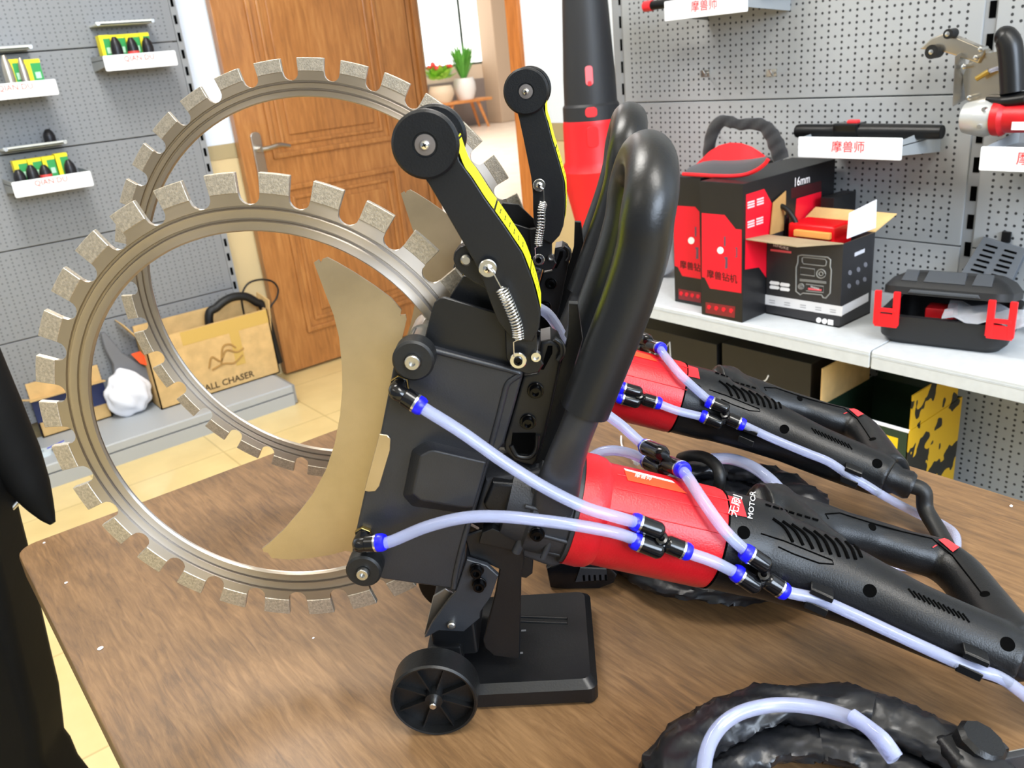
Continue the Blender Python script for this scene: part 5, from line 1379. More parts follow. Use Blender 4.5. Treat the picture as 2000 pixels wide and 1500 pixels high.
bm = B(); c = w(1965, 192); tube(bm, [V3((0, w(1930, 190).y, c.z)), V3((0, w(1965, 200).y, c.z-0.004)), V3((0, w(2010, 185).y, c.z))], [0.012, 0.022, 0.022], 16, flat=0.6); obj('handle_mount', bm, BLACKP, wc_, 60)
bm = B(); gp = [(1897, 200), (1886, 195), (1880, 150), (1897, 110), (1950, 100), (1995, 120), (1995, 190), (1955, 192)]
prism(bm, [w(x, y, X0+0.02) for x, y in gp], (0.004, 0, 0)); obj('blade_guard', bm, polst, wc_)
bm = B(); prism(bm, [w(1861, 208, X0-0.01), w(1866, 110, X0-0.01), w(1886, 97, X0+0.03), w(1886, 195, X0+0.03)], (0.002, 0.002, 0), 0); obj('guard_face', bm, STEEL, wc_)
bm = B(); prism(bm, [w(x, y, X0+0.012) for x, y in ((1795, 96), (1818, 75), (1842, 66), (1860, 70), (1925, 98), (1910, 124), (1868, 110), (1830, 98))], (0.025, 0, 0), 0.003); obj('guide_arm', bm, polst, wc_)
for x, y, r in ((1822, 101, 0.013), (1854, 66, 0.009)):
    c = w(x, y, X0+0.004); bm = B(); lathe(bm, c, (-1, 0, 0), [(0.003, -0.02), (r, -0.02), (r, 0.006), (0.005, 0.006)], 24); wo = obj('guide_wheel', bm, RUBBER, wc_)
    bm = B(); lathe(bm, c, (-1, 0, 0), [(0.0045, 0.004), (0.0045, 0.008), (0, 0.009)], 14); obj('bolt', bm, CHROME, wo)
for x, y in ((1917, 96), (1908, 112), (1885, 130), (1896, 190)):
    c = w(x, y, X0+0.008); bm = B(); lathe(bm, c, (-1, 0, 0), [(0.0045, -0.02), (0.0045, 0.006), (0, 0.008)], 8); obj('bolt', bm, CHROME, wc_)
bm = B(); tube(bm, [w(1915, 148, X0), w(1930, 140, X0), w(1960, 131, X0+0.005), w(2005, 128, X0+0.01)], 0.0038, 10); obj('water_hose', bm, HOSE, wc_, 60)
bm = B(); c = w(1927, 142, X0); tube(bm, [w(1907, 154, X0), w(1932, 139, X0)], [0.005, 0.0055], 8); obj('brass_fitting', bm, brass, wc_)
for x, y in ((1928, 247), (1937, 213)):
    n = V3((-1, 0, 0)); c = V3((-rr*0.9, w(x, y).y, max(0.006, w(x, y, X0-0.03).z))); bm = B(); lathe(bm, c, n, [(0.004, -0.006), (0.004, 0.004), (0, 0.004)], 12); obj('bolt', bm, CHROME, wc_)
bm = B()
lab = w(1990, 246, X0-rr*0.76); box(bm, lab+V3((-0.001, -0.02, -0.007)), lab+V3((0.012, 0.012, 0.007))); obj('label', bm, WHITE, rb_)
# ---------------- goods in the dark under the shelf
BX = 1.50
r0 = onX(1775, 842, BX); l0 = onX(1598, 815, BX)
bh = r0.z
c = V3((BX+0.11, (r0.y+l0.y)/2, 0.085))
yb = thing('open_carton', 'open carton with green inside and yellow and black side standing under the shelf', 'box', c)
ylw = mat('yellow_black_print', '#d9ad12', 0.5); N = NT(ylw)
tcx = N.n('ShaderNodeTexCoord'); nz = N.n('ShaderNodeTexNoise'); nz.inputs['Scale'].default_value = 16; nz.inputs['Detail'].default_value = 2; N.link(tcx.outputs['Object'], nz.inputs['Vector'])
rpx = N.n('ShaderNodeValToRGB'); rpx.color_ramp.interpolation = 'CONSTANT'; rpx.color_ramp.elements[0].color = srgb('#151510'); rpx.color_ramp.elements[1].position = 0.47; rpx.color_ramp.elements[1].color = srgb('#bd960f')
N.link(nz.outputs['Fac'], rpx.inputs['Fac']); N.link(rpx.outputs['Color'], N.b.inputs['Base Color'])
grn = mat('dark_green_print', '#1f3527', 0.45)
def u_(x, y, z): return V3((x, y, z))-c
bm = B(); D_ = 0.22
box(bm, u_(BX, r0.y, 0.085), u_(BX+0.004, l0.y, bh)); box(bm, u_(BX+D_-0.004, r0.y, 0.085), u_(BX+D_, l0.y, bh)); box(bm, u_(BX, l0.y-0.004, 0.085), u_(BX+D_, l0.y, bh)); box(bm, u_(BX, r0.y, 0.085), u_(BX+D_, l0.y, 0.089))
obj('carton', bm, grn, yb)
bm = B(); box(bm, u_(BX, r0.y-0.002, 0.085), u_(BX+D_, r0.y+0.002, bh)); obj('printed_side', bm, ylw, yb)
bm = B(); box(bm, u_(BX+0.004, r0.y-0.001, bh), u_(BX+D_*0.9, r0.y+0.002, bh+0.075)); obj('flap', bm, ylw, yb)
bm = B(); box(bm, u_(BX+0.005, l0.y-0.003, bh), u_(BX+D_*0.9, l0.y, bh+0.085)); obj('flap', bm, CARD, yb)
bm = B(); prism(bm, [u_(BX+D_-0.002, r0.y+0.01, bh), u_(BX+D_-0.002, l0.y-0.01, bh), u_(BX+D_+0.03, l0.y-0.01, bh+0.09), u_(BX+D_+0.03, r0.y+0.01, bh+0.09)], (0.002, 0, 0)); obj('flap', bm, grn, yb)
bm = B(); box(bm, u_(BX-0.0015, r0.y, bh-0.004), u_(BX+0.0045, l0.y, bh+0.001)); obj('white_edge', bm, WHITECARD, yb)
bm = B()
for a0, a1 in ((0.02, 0.075), (0.10, 0.16), (0.19, 0.24)):
    box(bm, u_(BX-0.001, r0.y+a0, bh-0.045), u_(BX+0.001, r0.y+a1, bh-0.022))
obj('yellow_blocks', bm, mat('plain_yellow_print', '#e3bd16', 0.5), yb)
for lab, px0, px1, py, wtxt in (('black carton with a white zigzag mark under the shelf, left of the open carton', 1225, 1400, 652, True), ('black carton with a white curved line under the shelf, next to the open carton', 1410, 1585, 690, False)):
    a, b = onX(px0, py+20, BX+0.02), onX(px1, py+20, BX+0.02); zt_ = min(SZ-0.075, onX((px0+px1)/2, py, BX+0.02).z)
    c2 = V3((BX+0.12, (a.y+b.y)/2, 0.085)); t = thing('black_carton', lab, 'box', c2)
    bm = B(); box(bm, (-0.10, -(a.y-b.y)/2, 0), (0.10, (a.y-b.y)/2, zt_-0.085), 0.002); obj('carton', bm, BOXBLK, t)
    bm = B()
    if wtxt: pts = [(1252, 690), (1262, 672), (1266, 690), (1276, 668), (1282, 698), (1296, 680), (1308, 662), (1310, 700)]
    else: pts = [(1425, 712), (1440, 720), (1455, 728), (1480, 738), (1494, 738), (1501, 727)]
    tube(bm, [onX(x, y+6, BX+0.0195)-c2 for x, y in pts], 0.0016, 6, 3, smooth=not wtxt); obj('white_mark', bm, WHITE, t, 60)
# ================================================================ left display rack (far wall)
PY = 3.30
rackL = thing('display_rack', 'grey perforated display rack with three sign trays along the far left wall', 'display rack', (0.66, PY, 0))
def lk(x, y, z): return V3((x-0.66, y-PY, z))
for k in range(-3, 5):
    z0 = CAMZ+0.147+(k-1)*0.3075
    bm = B(); box(bm, (-0.477, 0, -0.152), (0.477, 0.018, 0.152), 0.0025, 2)
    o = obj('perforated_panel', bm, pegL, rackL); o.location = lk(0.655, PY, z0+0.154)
for x in (1.146, 0.164):
    bm = B(); box(bm, lk(x-0.012, PY+0.004, 0), lk(x+0.012, PY+0.06, 2.4)); p = obj('slotted_post', bm, postm, rackL)
    bm = B(); z = 0.09
    while z < 2.35:
        box(bm, lk(x-0.006, PY+0.0025, z), lk(x+0.004, PY+0.0045, z+0.030)); z += 0.058
    obj('slots', bm, DARK, p)
BZ = onY(572.6, 751, 3.0).z
bm = B()
pr = [V3((-0.10, PY-0.001, BZ)), V3((-0.10, 3.004, BZ)), V3((-0.10, 3.0, BZ-0.004)), V3((-0.10, 3.0, BZ-0.03)), V3((-0.10, 3.012, BZ-0.03)), V3((-0.10, 3.012, BZ-0.036)), V3((-0.10, 3.0, BZ-0.036)), V3((-0.10, 3.0, 0)), V3((-0.10, PY-0.001, 0))]
prism(bm, pr, (1.275, 0, 0), 0.001, 1)
dk = tag(obj('base_deck', bm, mat('base_grey_steel', '#aeb3b8', 0.45)), 'low grey steel base deck of the far left rack on the tiled floor', 'shelf base')
bm = B(); box(bm, (1.175, 3.005, 0.004), (1.188, PY-0.01, BZ-0.004), 0.002)
o = obj('end_cap', bm, postm, dk)
bm = B()
for y in (3.02, 3.035): 
    for z in (0.02, 0.05): box(bm, (1.1875, y, z), (1.1885, y+0.006, z+0.015))
obj('slots', bm, DARK, o)
# ---------------- three trays with blurred red lettering
def tray_left(label, tl_, tr_, br_, bl_, back, text_px, group='tray shelves on the left rack'):
    xb = onY(*back, PY).x; ys = xb*ray(*tl_).y/ray(*tl_).x
    ys = max(PY-0.20, min(PY-0.09, ys))
    a, b, c, d = [onY(*p, ys) for p in (tl_, tr_, br_, bl_)]
    x0, x1, zt = (a.x+d.x)/2, (b.x+c.x)/2, (a.z+b.z)/2; h = zt-(c.z+d.z)/2
    t = thing('tray_shelf', label, 'tray shelf', ((x0+x1)/2, PY, zt), 0, group); xc = (x0+x1)/2
    def L(x, y, z): return V3((x-xc, y-PY, z-zt))
    bm = B(); box(bm, L(x0, ys+0.002, zt-0.014), L(x1, PY-0.001, zt-0.012))
    for x in (x0, x1-0.0015): prism(bm, [L(x, ys+0.002, zt), L(x, PY-0.001, zt+0.004), L(x, PY-0.001, zt-0.045), L(x, ys+0.002, zt-0.034)], (0.0015, 0, 0))
    obj('tray', bm, TRAYM, t)
    bm = B(); prism(bm, [L(xc+p, ys, zt-h/2+r) for p, r in rrect(x1-x0, h, 0.005)], (0, 0.003, 0), 0.0006, 1); s = obj('sign', bm, SIGNW, t)
    if text_px:
        bm = B(); text_bm(bm, 'QIAN DU', L(*onY(*text_px, ys)), (1, 0, 0), (0, 0, 1), 0.019, 0.0006, bold=0.012); obj('lettering', bm, mat('faded_red_lettering', '#f0776c', 0.5), s)
    return ys, x0, x1, zt
T1 = tray_left('tray shelf with red lettering, highest on the far left rack beside the wall', (200, 109.6), (343, 97.6), (347, 127), (208, 140), (176, 111), (272, 113))
T2 = tray_left('tray shelf with red lettering cut by the left edge of the photo', (-40, 169), (107, 152.5), (116, 182.5), (-30, 201), (-66, 172), (30, 171))
T3 = tray_left('tray shelf with red lettering, lowest of the far left rack', (22, 358), (176, 332), (184, 362), (31, 388), (4, 352), (100, 354))
chm = mat('black_chuck', '#232327', 0.35, 0.3); chs = mat('silver_chuck', '#b9b4aa', 0.35, 0.8)
gcard = mat('green_box_print', '#2f9a4e', 0.5); ycard = mat('yellow_box_print', '#f2e21c', 0.5); redr = mat('red_ring_print', '#d94a45', 0.5)
def chuck(label, T, px, py_top, m=chm, ring=False, w=0.0185):
    ys = T[0]+0.022; p = onY(px, py_top, ys); zb = T[3]-0.012; h = p.z-zb
    t = thing('drill_chuck', label, 'drill chuck', (p.x, ys, zb), 0, 'drill chucks on the left rack')
    bm = B(); lathe(bm, (0, 0, 0), (0, 0, 1), [(w*0.9, 0), (w, 0.004), (w, h*0.5), (w*0.82, h*0.75), (w*0.42, h*0.97), (w*0.3, h), (0, h)], 20); o = obj('body', bm, m, t)
    if ring:
        bm = B(); lathe(bm, (0, 0, 0.012), (0, 0, 1), [(w*1.01, 0), (w*1.03, 0.001), (w*1.03, 0.007), (w*1.01, 0.008)], 20); obj('red_ring', bm, redr, o)
def card(label, T, x0, x1, ytop, m=gcard, side=True, dy=0.052):
    ys = T[0]+dy; a, b = onY(x0, ytop, ys), onY(x1, ytop, ys); zb = T[3]-0.012; w = b.x-a.x
    t = thing('chuck_box', label, 'small box', ((a.x+b.x)/2, ys+0.02, zb), 0, 'green and yellow chuck boxes')
    bm = B(); box(bm, (-w/2, -0.02, 0), (w/2, 0.02, (a.z+b.z)/2-zb), 0.001); o = obj('carton', bm, m, t)
    if side:
        bm = B(); hh = (a.z+b.z)/2-zb; box(bm, (-w/2-0.0006, -0.0206, 0), (-w/2+w*0.32, 0.0204, hh+0.0006)); box(bm, (-w/2+w*0.32, -0.0206, hh*0.86), (w/2+0.0006, 0.0204, hh+0.0006)); obj('yellow_panel', bm, ycard, o)
        bm = B(); box(bm, (w*0.0, -0.0210, hh*0.25), (w*0.36, -0.0200, hh*0.5)); obj('pale_print', bm, mat('pale_green_print', '#b9e0c4', 0.5), o)
card('green box at the left end of the highest left tray', T1, 192, 212, 69); card('wide green box with yellow edge behind the leftmost chuck of the highest tray', T1, 213, 242, 68); card('green box with yellow side in the middle of the highest left tray', T1, 243, 270, 66); card('green box with yellow side at the right end of the highest tray', T1, 271, 289, 64)
chuck('black chuck, left of three on the highest left tray', T1, 222, 72); chuck('black chuck with red ring, middle of three on the highest left tray', T1, 254, 73, ring=True); chuck('black chuck, right of three on the highest left tray', T1, 284, 73)
card('green box with yellow edge behind the silver chucks', T2, 14, 34, 116); card('green box with yellow side at the right of the silver chucks', T2, 46, 76, 116)
chuck('stepped silver chuck at the left edge of the photo', T2, 6, 108, chs, w=0.015); chuck('slim silver chuck on the tray cut by the left edge', T2, 38, 113, chs, w=0.012)
card('green box with yellow side at the left end of the lowest tray', T3, 24, 51, 314); card('second green box with yellow side on the lowest tray', T3, 52, 79, 310); card('third green box with yellow side on the lowest tray', T3, 80, 105, 306); card('green box with yellow side at the right end of the lowest tray', T3, 106, 130, 300)
chuck('black chuck, leftmost on the lowest tray', T3, 34, 331); chuck('black chuck with pale top, second on the lowest tray', T3, 58, 322); chuck('black chuck with red ring, third on the lowest tray', T3, 84, 322, ring=True); chuck('black chuck, rightmost on the lowest tray', T3, 132, 312)
# acrylic bars above the trays
acr = mat('milky_acrylic', '#d6dad6', 0.3)
for lab, a, b, gx_ in (('milky acrylic bar above the highest left tray', (186, 50), (300, 41), True), ('milky acrylic bar above the silver chucks', (-40, 100), (62, 93), False), ('milky acrylic bar carrying a single chuck above the lowest tray', (6, 294), (130, 278), True)):
    pa, pb = onY(*a, PY-0.08), onY(*b, PY-0.08)
    t = thing('acrylic_bar', lab, 'display bar', ((pa.x+pb.x)/2, PY, (pa.z+pb.z)/2), 0, 'acrylic bars on the left rack'); w = (pb.x-pa.x)/2
    bm = B(); box(bm, (-w, -0.09, -0.003), (w, -0.001, 0.003), 0.001); box(bm, (-w, -0.09, -0.003), (w, -0.086, 0.008), 0.001); obj('shelf', bm, acr, t)
    for s in (-1, 1):
        bm = B(); cyl(bm, (s*w*0.93, -0.094, 0.002), (s*w*0.93, -0.089, 0.002), 0.006, seg=12); obj('stud', bm, CHROME, t)
    if lab.startswith('milky acrylic bar carrying'): BAR = (PY-0.075, 0, 0, (pa.z+pb.z)/2+0.015)
chuck('single black chuck standing on the acrylic bar above the lowest tray', BAR, 92, 252)
# ================================================================ goods on the left base deck
def ob(px, py, y): return onY(px, py, y)
bxf = onZ(550, 729, BZ).y
bl_, br2 = onZ(314, 799, BZ), onZ(550, 729, BZ)
yf = (bl_.y+br2.y)/2; ztop = onY(522, 603, yf).z
dpt = PY-0.015-yf
cc = V3(((bl_.x+br2.x)/2, yf+dpt/2, BZ)); bw = (br2.x-bl_.x)/2; bh = ztop-BZ; dd_ = dpt/2
wb = thing('wall_chaser_box', 'open brown cardboard box lettered WALL CHASER with black hose sticking out', 'cardboard box', cc)
bm = B(); t = 0.005
box(bm, (-bw, -dd_, 0), (bw, dd_, t)); box(bm, (-bw, -dd_, 0), (bw, -dd_+t, bh)); box(bm, (-bw, dd_-t, 0), (bw, dd_, bh+0.04)); box(bm, (-bw, -dd_, 0), (-bw+t, dd_, bh)); box(bm, (bw-t, -dd_, 0), (bw, dd_, bh))
obj('carton', bm, CARD, wb)
bm = B(); prism(bm, [(bw-0.002, -dd_+0.005, bh-0.10), (bw-0.002, dd_, bh), (bw+0.012, dd_, bh+0.05), (bw+0.018, -dd_+0.01, bh+0.03)], (0.004, 0, 0)); obj('flap', bm, CARD, wb)
bm = B(); prism(bm, [(-bw, -dd_, bh), (-bw, dd_, bh), (-bw-0.05, dd_, bh+0.08), (-bw-0.05, -dd_, bh+0.08)], (-0.004, 0, 0)); obj('flap', bm, CARD, wb)
tape = mat('yellow_packing_tape', '#cdaa5c', 0.4)
bm = B(); box(bm, (-bw*0.45, -dd_-0.0008, bh-0.055), (bw-0.004, -dd_, bh-0.002)); box(bm, (bw*0.30, -dd_-0.0012, bh*0.30), (bw*0.46, -dd_-0.0004, bh-0.01)); obj('tape', bm, tape, wb)
tx = onY(452, 757, yf)-cc
bm = B(); wpx = onY(497, 736, yf)-cc; text_bm(bm, 'WALL CHASER', V3((wpx.x, -dd_, 0.030)), (1, 0, 0), (0, 0, 1), 0.029, 0.0008, align='RIGHT', bold=0.018); obj('lettering', bm, mat('brown_black_ink', '#3f2e1b', 0.6), wb)
bm = B(); c_ = onY(440, 700, yf)-cc
for pts in ([(-.07, -.02), (-.05, .02), (-.02, -.005), (0.01, .03), (.05, .012), (.08, .02)], [(-.06, -.03), (-.01, -.02), (.03, -.028), (.07, -.006)], [(-.02, -.02), (.0, .045), (.03, .05), (.05, .03)]):
    tube(bm, [V3((c_.x+a, -dd_-0.0005, c_.z+b)) for a, b in pts], 0.004, 6)
obj('picture', bm, mat('faded_brown_ink', '#a8834a', 0.7), wb, 60)
bh_ = thing('black_hose', 'thick black hose arching out of the WALL CHASER box', 'hose', V3((onY(458, 590, yf+0.05).x, yf+0.06, BZ+0.006))); o_ = V3(bh_.location)
bm = B(); P = [onY(x, y, yf+0.05)-o_ for x, y in ((408, 625), (424, 600), (450, 582), (478, 579), (500, 590), (516, 606))]
P = [V3((P[0].x-0.01, P[0].y, 0.02))]+P+[V3((P[-1].x+0.015, P[-1].y, 0.02))]
tube(bm, P, 0.0165, 16); obj('hose', bm, RUBBER, bh_, 60)
tc_ = thing('thin_cable', 'thin dark cable looping above the WALL CHASER box', 'cable', V3((onY(510, 560, yf+0.10).x, yf+0.10, BZ+0.006))); o_ = V3(tc_.location)
P = [onY(x, y, yf+0.10)-o_ for x, y in ((474, 600), (474, 572), (486, 553), (510, 546), (532, 550), (543, 564), (540, 582), (528, 600), (524, 616))]
P = [V3((P[0].x, P[0].y, 0.003))]+P+[V3((P[-1].x, P[-1].y, 0.003))]
bm = B(); tube(bm, P, 0.0042, 8); obj('cable', bm, RUBBER, tc_, 60)
# smaller box with the blue stripe
fl = onZ(85, 857, BZ); fr = onZ(222, 812, BZ); yf2 = (fl.y+fr.y)/2
x0, x1 = onY(66, 800, yf2).x, onY(214, 790, yf2).x; z1 = onY(210, 741, yf2).z-BZ; z1 = max(z1, 0.08)
d2 = min(0.2, PY-0.015-yf2); c2 = V3(((x0+x1)/2, yf2+d2/2, BZ)); w2 = (x1-x0)/2; h2 = d2/2
sb = thing('striped_box', 'open cardboard box with a dark blue stripe on the left base deck', 'cardboard box', c2)
bm = B()
box(bm, (-w2, -h2, 0), (w2, -h2+t, z1)); box(bm, (-w2, h2-t, 0), (w2, h2, z1)); box(bm, (-w2, -h2, 0), (-w2+t, h2, z1)); box(bm, (w2-t, -h2, 0), (w2, h2, z1)); box(bm, (-w2, -h2, 0), (w2, h2, t)); obj('carton', bm, CARD, sb)
bm = B(); box(bm, (-w2-0.0006, -h2-0.0006, z1*0.40), (w2+0.0006, -h2+0.002, z1*0.98)); box(bm, (-w2-0.0006, -h2, z1*0.1), (-w2+0.001, h2, z1*0.98)); obj('blue_stripe', bm, mat('navy_print', '#2b3560', 0.5), sb)
bm = B(); prism(bm, [(-w2, -h2, z1), (w2, -h2, z1), (w2, -h2-0.055, z1+0.012), (-w2-0.01, -h2-0.055, z1+0.012)], (0, 0, 0.004)); obj('flap', bm, CARD, sb)
bm = B(); prism(bm, [(-w2, -h2, z1), (-w2, h2, z1), (-w2-0.09, h2+0.0, z1+0.03), (-w2-0.09, -h2, z1+0.03)], (0, 0, 0.004)); obj('flap', bm, CARD, sb)
bm = B(); prism(bm, [(-w2, h2, z1), (w2, h2, z1), (w2, h2+0.005, z1+0.06), (-w2, h2+0.005, z1+0.06)], (0, 0.003, 0)); obj('flap', bm, CARD, sb)
# dark carton at the far left
a = onZ(-30, 880, BZ); b = onZ(66, 850, BZ)
db = thing('dark_carton', 'dark carton on the left base deck, next to the striped box', 'box', V3(((a.x+b.x)/2-0.02, PY-0.13, BZ)))
wd_ = max(0.04, (b.x-a.x)/2-0.01); bm = B(); box(bm, (-wd_, -0.08, 0), (wd_-0.02, 0.10, 0.15), 0.003); obj('carton', bm, mat('dark_green_card', '#2c3330', 0.5), db)
bm = B(); prism(bm, [(-wd_, -0.08, 0.15), (wd_-0.02, -0.08, 0.15), (wd_-0.03, -0.15, 0.165), (-wd_, -0.15, 0.165)], (0, 0, 0.004)); obj('flap', bm, CARD, db)
# bag with white paper and an orange tag
pb = onZ(262, 808, BZ); pb.y -= 0.0
bgt = thing('paper_bag', 'clear bag of white paper with an orange tag, before the WALL CHASER box', 'bag', pb)
wpx_ = (onY(310, 760, pb.y).x-onY(216, 760, pb.y).x)/2; hh = onY(262, 715, pb.y).z-BZ
bm = B(); bmesh.ops.create_icosphere(bm, subdivisions=4, radius=1)
for v in bm.verts:
    c = v.co; f = 1+0.05*math.sin(c.x*7+c.z*9)+0.05*math.sin(c.y*11+c.x*5)
    v.co = V3((c.x*wpx_*f*(1-0.22*max(0, c.z)), c.y*0.05*f, max(0.0, hh*0.5+c.z*hh*0.5*f)))
obj('paper', bm, mat('white_paper', '#eef1fb', 0.7, bump=(30, 0.4)), bgt, 70)
bm = B()
tp_ = [onY(x, y, pb.y+0.01)-pb for x, y in ((198, 652), (206, 650), (240, 690), (292, 722), (300, 750), (225, 752), (222, 712), (205, 680))]
prism(bm, tp_, (0, 0.03, 0), 0.006, 2); obj('film', bm, mat('grey_bag_film', '#8f9197', 0.3, trans=0.35, ior=1.1), bgt, 70)
bm = B(); prism(bm, [onY(x, y, pb.y-0.012)-pb for x, y in ((256, 692), (274, 686), (290, 705), (286, 714), (274, 710))], (0, 0.004, 0), 0.001); obj('tag', bm, mat('orange_tag', '#ff5a28', 0.5), bgt)
p = onZ(14, 842, BZ); p.x += 0.02
wbg = thing('white_bag', 'crumpled white bag at the left edge of the photo on the base deck', 'plastic bag', V3((p.x, p.y-0.02, BZ)))
bm = B(); bmesh.ops.create_icosphere(bm, subdivisions=3, radius=1)
for v in bm.verts:
    c = v.co; f = 1+0.16*math.sin(c.x*9+c.z*7)*math.cos(c.y*8); v.co = V3((c.x*0.035*f, c.y*0.03*f, max(0, 0.05+c.z*0.055*f)))
obj('film', bm, mat('white_film', '#dfe3ea', 0.35), wbg, 50)
p = onZ(88, 888, BZ)
tr_ = thing('tape_roll', 'small roll with blue and white label lying on the left base deck', 'tape roll', p)
bm = B(); lathe(bm, (0, 0, 0), (0, 0, 1), [(0.011, 0), (0.024, 0), (0.024, 0.016), (0.011, 0.016), (0.011, 0)], 24); obj('roll', bm, mat('pale_tape', '#d7e3ea', 0.3), tr_)
e = onZ(128, 868, BZ)-p
bm = B(); prism(bm, [(0.0, -0.012, 0.0165), (e.x, e.y-0.01, 0.012), (e.x, e.y+0.012, 0.012), (0.0, 0.012, 0.0165)], (0, 0, 0.001)); lb = obj('label', bm, mat('pale_tape', '#d7e3ea', 0.3), tr_)
bm = B(); prism(bm, [(0.012, -0.002, 0.0178), (e.x, e.y, 0.0134), (e.x, e.y+0.010, 0.0134), (0.012, 0.008, 0.0178)], (0, 0, 0.0004)); obj('blue_print', bm, mat('blue_print', '#3a48d8', 0.4), lb)
# ================================================================ things lying on the table
from mathutils import noise as mnoise
sleeve = mat('black_nylon_sleeve', '#1b1c1f', 0.34, noise=(30, 0.15), bump=(120, 0.15))
def crumpled_ring(bm, c, rx, ry, rad, hz, a0, a1, seed, flat=0.62, n=150, rot=0.0):
    """a soft fabric sleeve laid round in a loop, with sharp creases"""
    seg = 30; rings = []
    for i in range(n+1):
        a = math.radians(a0+(a1-a0)*i/n)
        ex, ey = rx*math.cos(a), ry*math.sin(a)
        p = V3((c.x+ex*math.cos(rot)-ey*math.sin(rot), c.y+ex*math.sin(rot)+ey*math.cos(rot), 0))
        out = (p-V3((c.x, c.y, 0))).normalized(); rg = []
        for k in range(seg):
            t = 2*math.pi*k/seg
            s = V3((math.cos(a)*2.6+0.55*math.cos(t)+seed, math.sin(a)*2.6+0.55*math.sin(t), 0.8*math.sin(t+1.5*a)+seed*0.3))
            r1 = 1-2*abs(mnoise.noise(s*1.3)); r2 = 1-2*abs(mnoise.noise(s*2.9+V3((7, 3, 1))))
            f = 0.74+0.30*max(0, r1)**2+0.13*max(0, r2)**3
            z = hz+math.sin(t)*rad*flat*f
            rg.append(bm.verts.new((p.x+out.x*math.cos(t)*rad*f, p.y+out.y*math.cos(t)*rad*f, TZ+max(0.0006+0.0004*math.sin(k), z))))
        rings.append(rg)
    for a, b in zip(rings, rings[1:]):
        for k in range(seg): bm.faces.new((a[k], a[(k+1) % seg], b[(k+1) % seg], b[k]))
    for rg in (rings[0], rings[-1]): bm.faces.new(rg)

def coil_thing(name, label, c, loops, par=None):
    t = thing(name, label, 'cable', (c.x, c.y, TZ), 0, 'coiled cables on the table')
    for lp in loops:
        bm = B(); crumpled_ring(bm, c, *lp)
        for v in bm.verts: v.co -= V3((c.x, c.y, TZ))
        obj('fabric_sleeve', bm, sleeve, t, 60)
    return t
# near coil: fit from the outline of its upper half
pt, pl_, pr_ = onZ(1570, 1296, TZ+0.045), onZ(1270, 1468, TZ+0.02), onZ(1850, 1425, TZ+0.02)
def circ(a, b, c):
    ax, ay, bx, by, cx, cy = a.x, a.y, b.x, b.y, c.x, c.y
    d = 2*(ax*(by-cy)+bx*(cy-ay)+cx*(ay-by))
    ux = ((ax*ax+ay*ay)*(by-cy)+(bx*bx+by*by)*(cy-ay)+(cx*cx+cy*cy)*(ay-by))/d
    uy = ((ax*ax+ay*ay)*(cx-bx)+(bx*bx+by*by)*(ax-cx)+(cx*cx+cy*cy)*(bx-ax))/d
    return V3((ux, uy, 0)), math.hypot(ax-ux, ay-uy)
cc1, R1 = circ(pt, pl_, pr_)
yv = math.degrees(math.atan2(FW.y, FW.x))            # bearing of the view, for where a loop starts and ends
coil1 = coil_thing('coiled_cable', 'coil of black nylon-sleeved cable nearest the camera, its plug at the lower right', cc1,
    [(R1-0.017, R1-0.017, 0.019, 0.022, 0, 360, 1.3), (R1-0.030, R1-0.028, 0.018, 0.036, 20, 380, 5.1), (R1-0.050, R1-0.046, 0.016, 0.018, 40, 400, 9.7)])
# plug
pp = onZ(1896, 1488, TZ+0.030); plg = thing('mains_plug', 'black mains plug at the end of the nearest coiled cable', 'plug', (pp.x, pp.y, TZ), math.atan2(RR.y, RR.x)+0.15)
bm = B(); box(bm, (-0.020, -0.014, 0.002), (0.014, 0.014, 0.046), 0.006, 3); lathe(bm, (0.002, 0, 0.040), (0.35, -0.2, 1), [(0.015, 0), (0.0155, 0.008), (0.013, 0.011), (0, 0.011)], 10); obj('body', bm, BLACKP, plg, 30)
bm = B(); box(bm, (0.012, -0.008, 0.006), (0.034, -0.003, 0.036), 0.001); box(bm, (0.012, 0.004, 0.006), (0.030, 0.010, 0.030), 0.001); obj('rib', bm, GREYC, plg)
bm = B(); box(bm, (0.026, -0.001, 0.024), (0.044, 0.0005, 0.032)); obj('prong', bm, CHROME, plg)
# clear hose lying on the near coil
bm = B(); hz = TZ+0.040
HP = [onZ(x, y, z) for x, y, z in ((1371, 1540, hz+0.010), (1380, 1470, hz+0.014), (1402, 1425, hz+0.018), (1440, 1395, hz+0.022), (1495, 1379, hz+0.022), (1550, 1377, hz+0.022), (1610, 1386, hz+0.022), (1665, 1404, hz+0.022), (1700, 1425, hz+0.020), (1745, 1482, hz+0.016))]
tube(bm, HP, 0.0047, 14); tag(obj('clear_hose', bm, HOSE, None, 60, HP[5]), 'clear hose curving over the nearest black coil', 'hose')
bm = B(); HP2 = [onZ(x, y, hz+0.026) for x, y in ((1664, 1398), (1700, 1424), (1726, 1446))]+[onZ(1750, 1480, hz+0.020)]
tube(bm, HP2, 0.0047, 14); tag(obj('clear_hose', bm, HOSE, None, 60, HP2[1]), 'short clear hose end lying beside the longer hose on the nearest coil', 'hose')
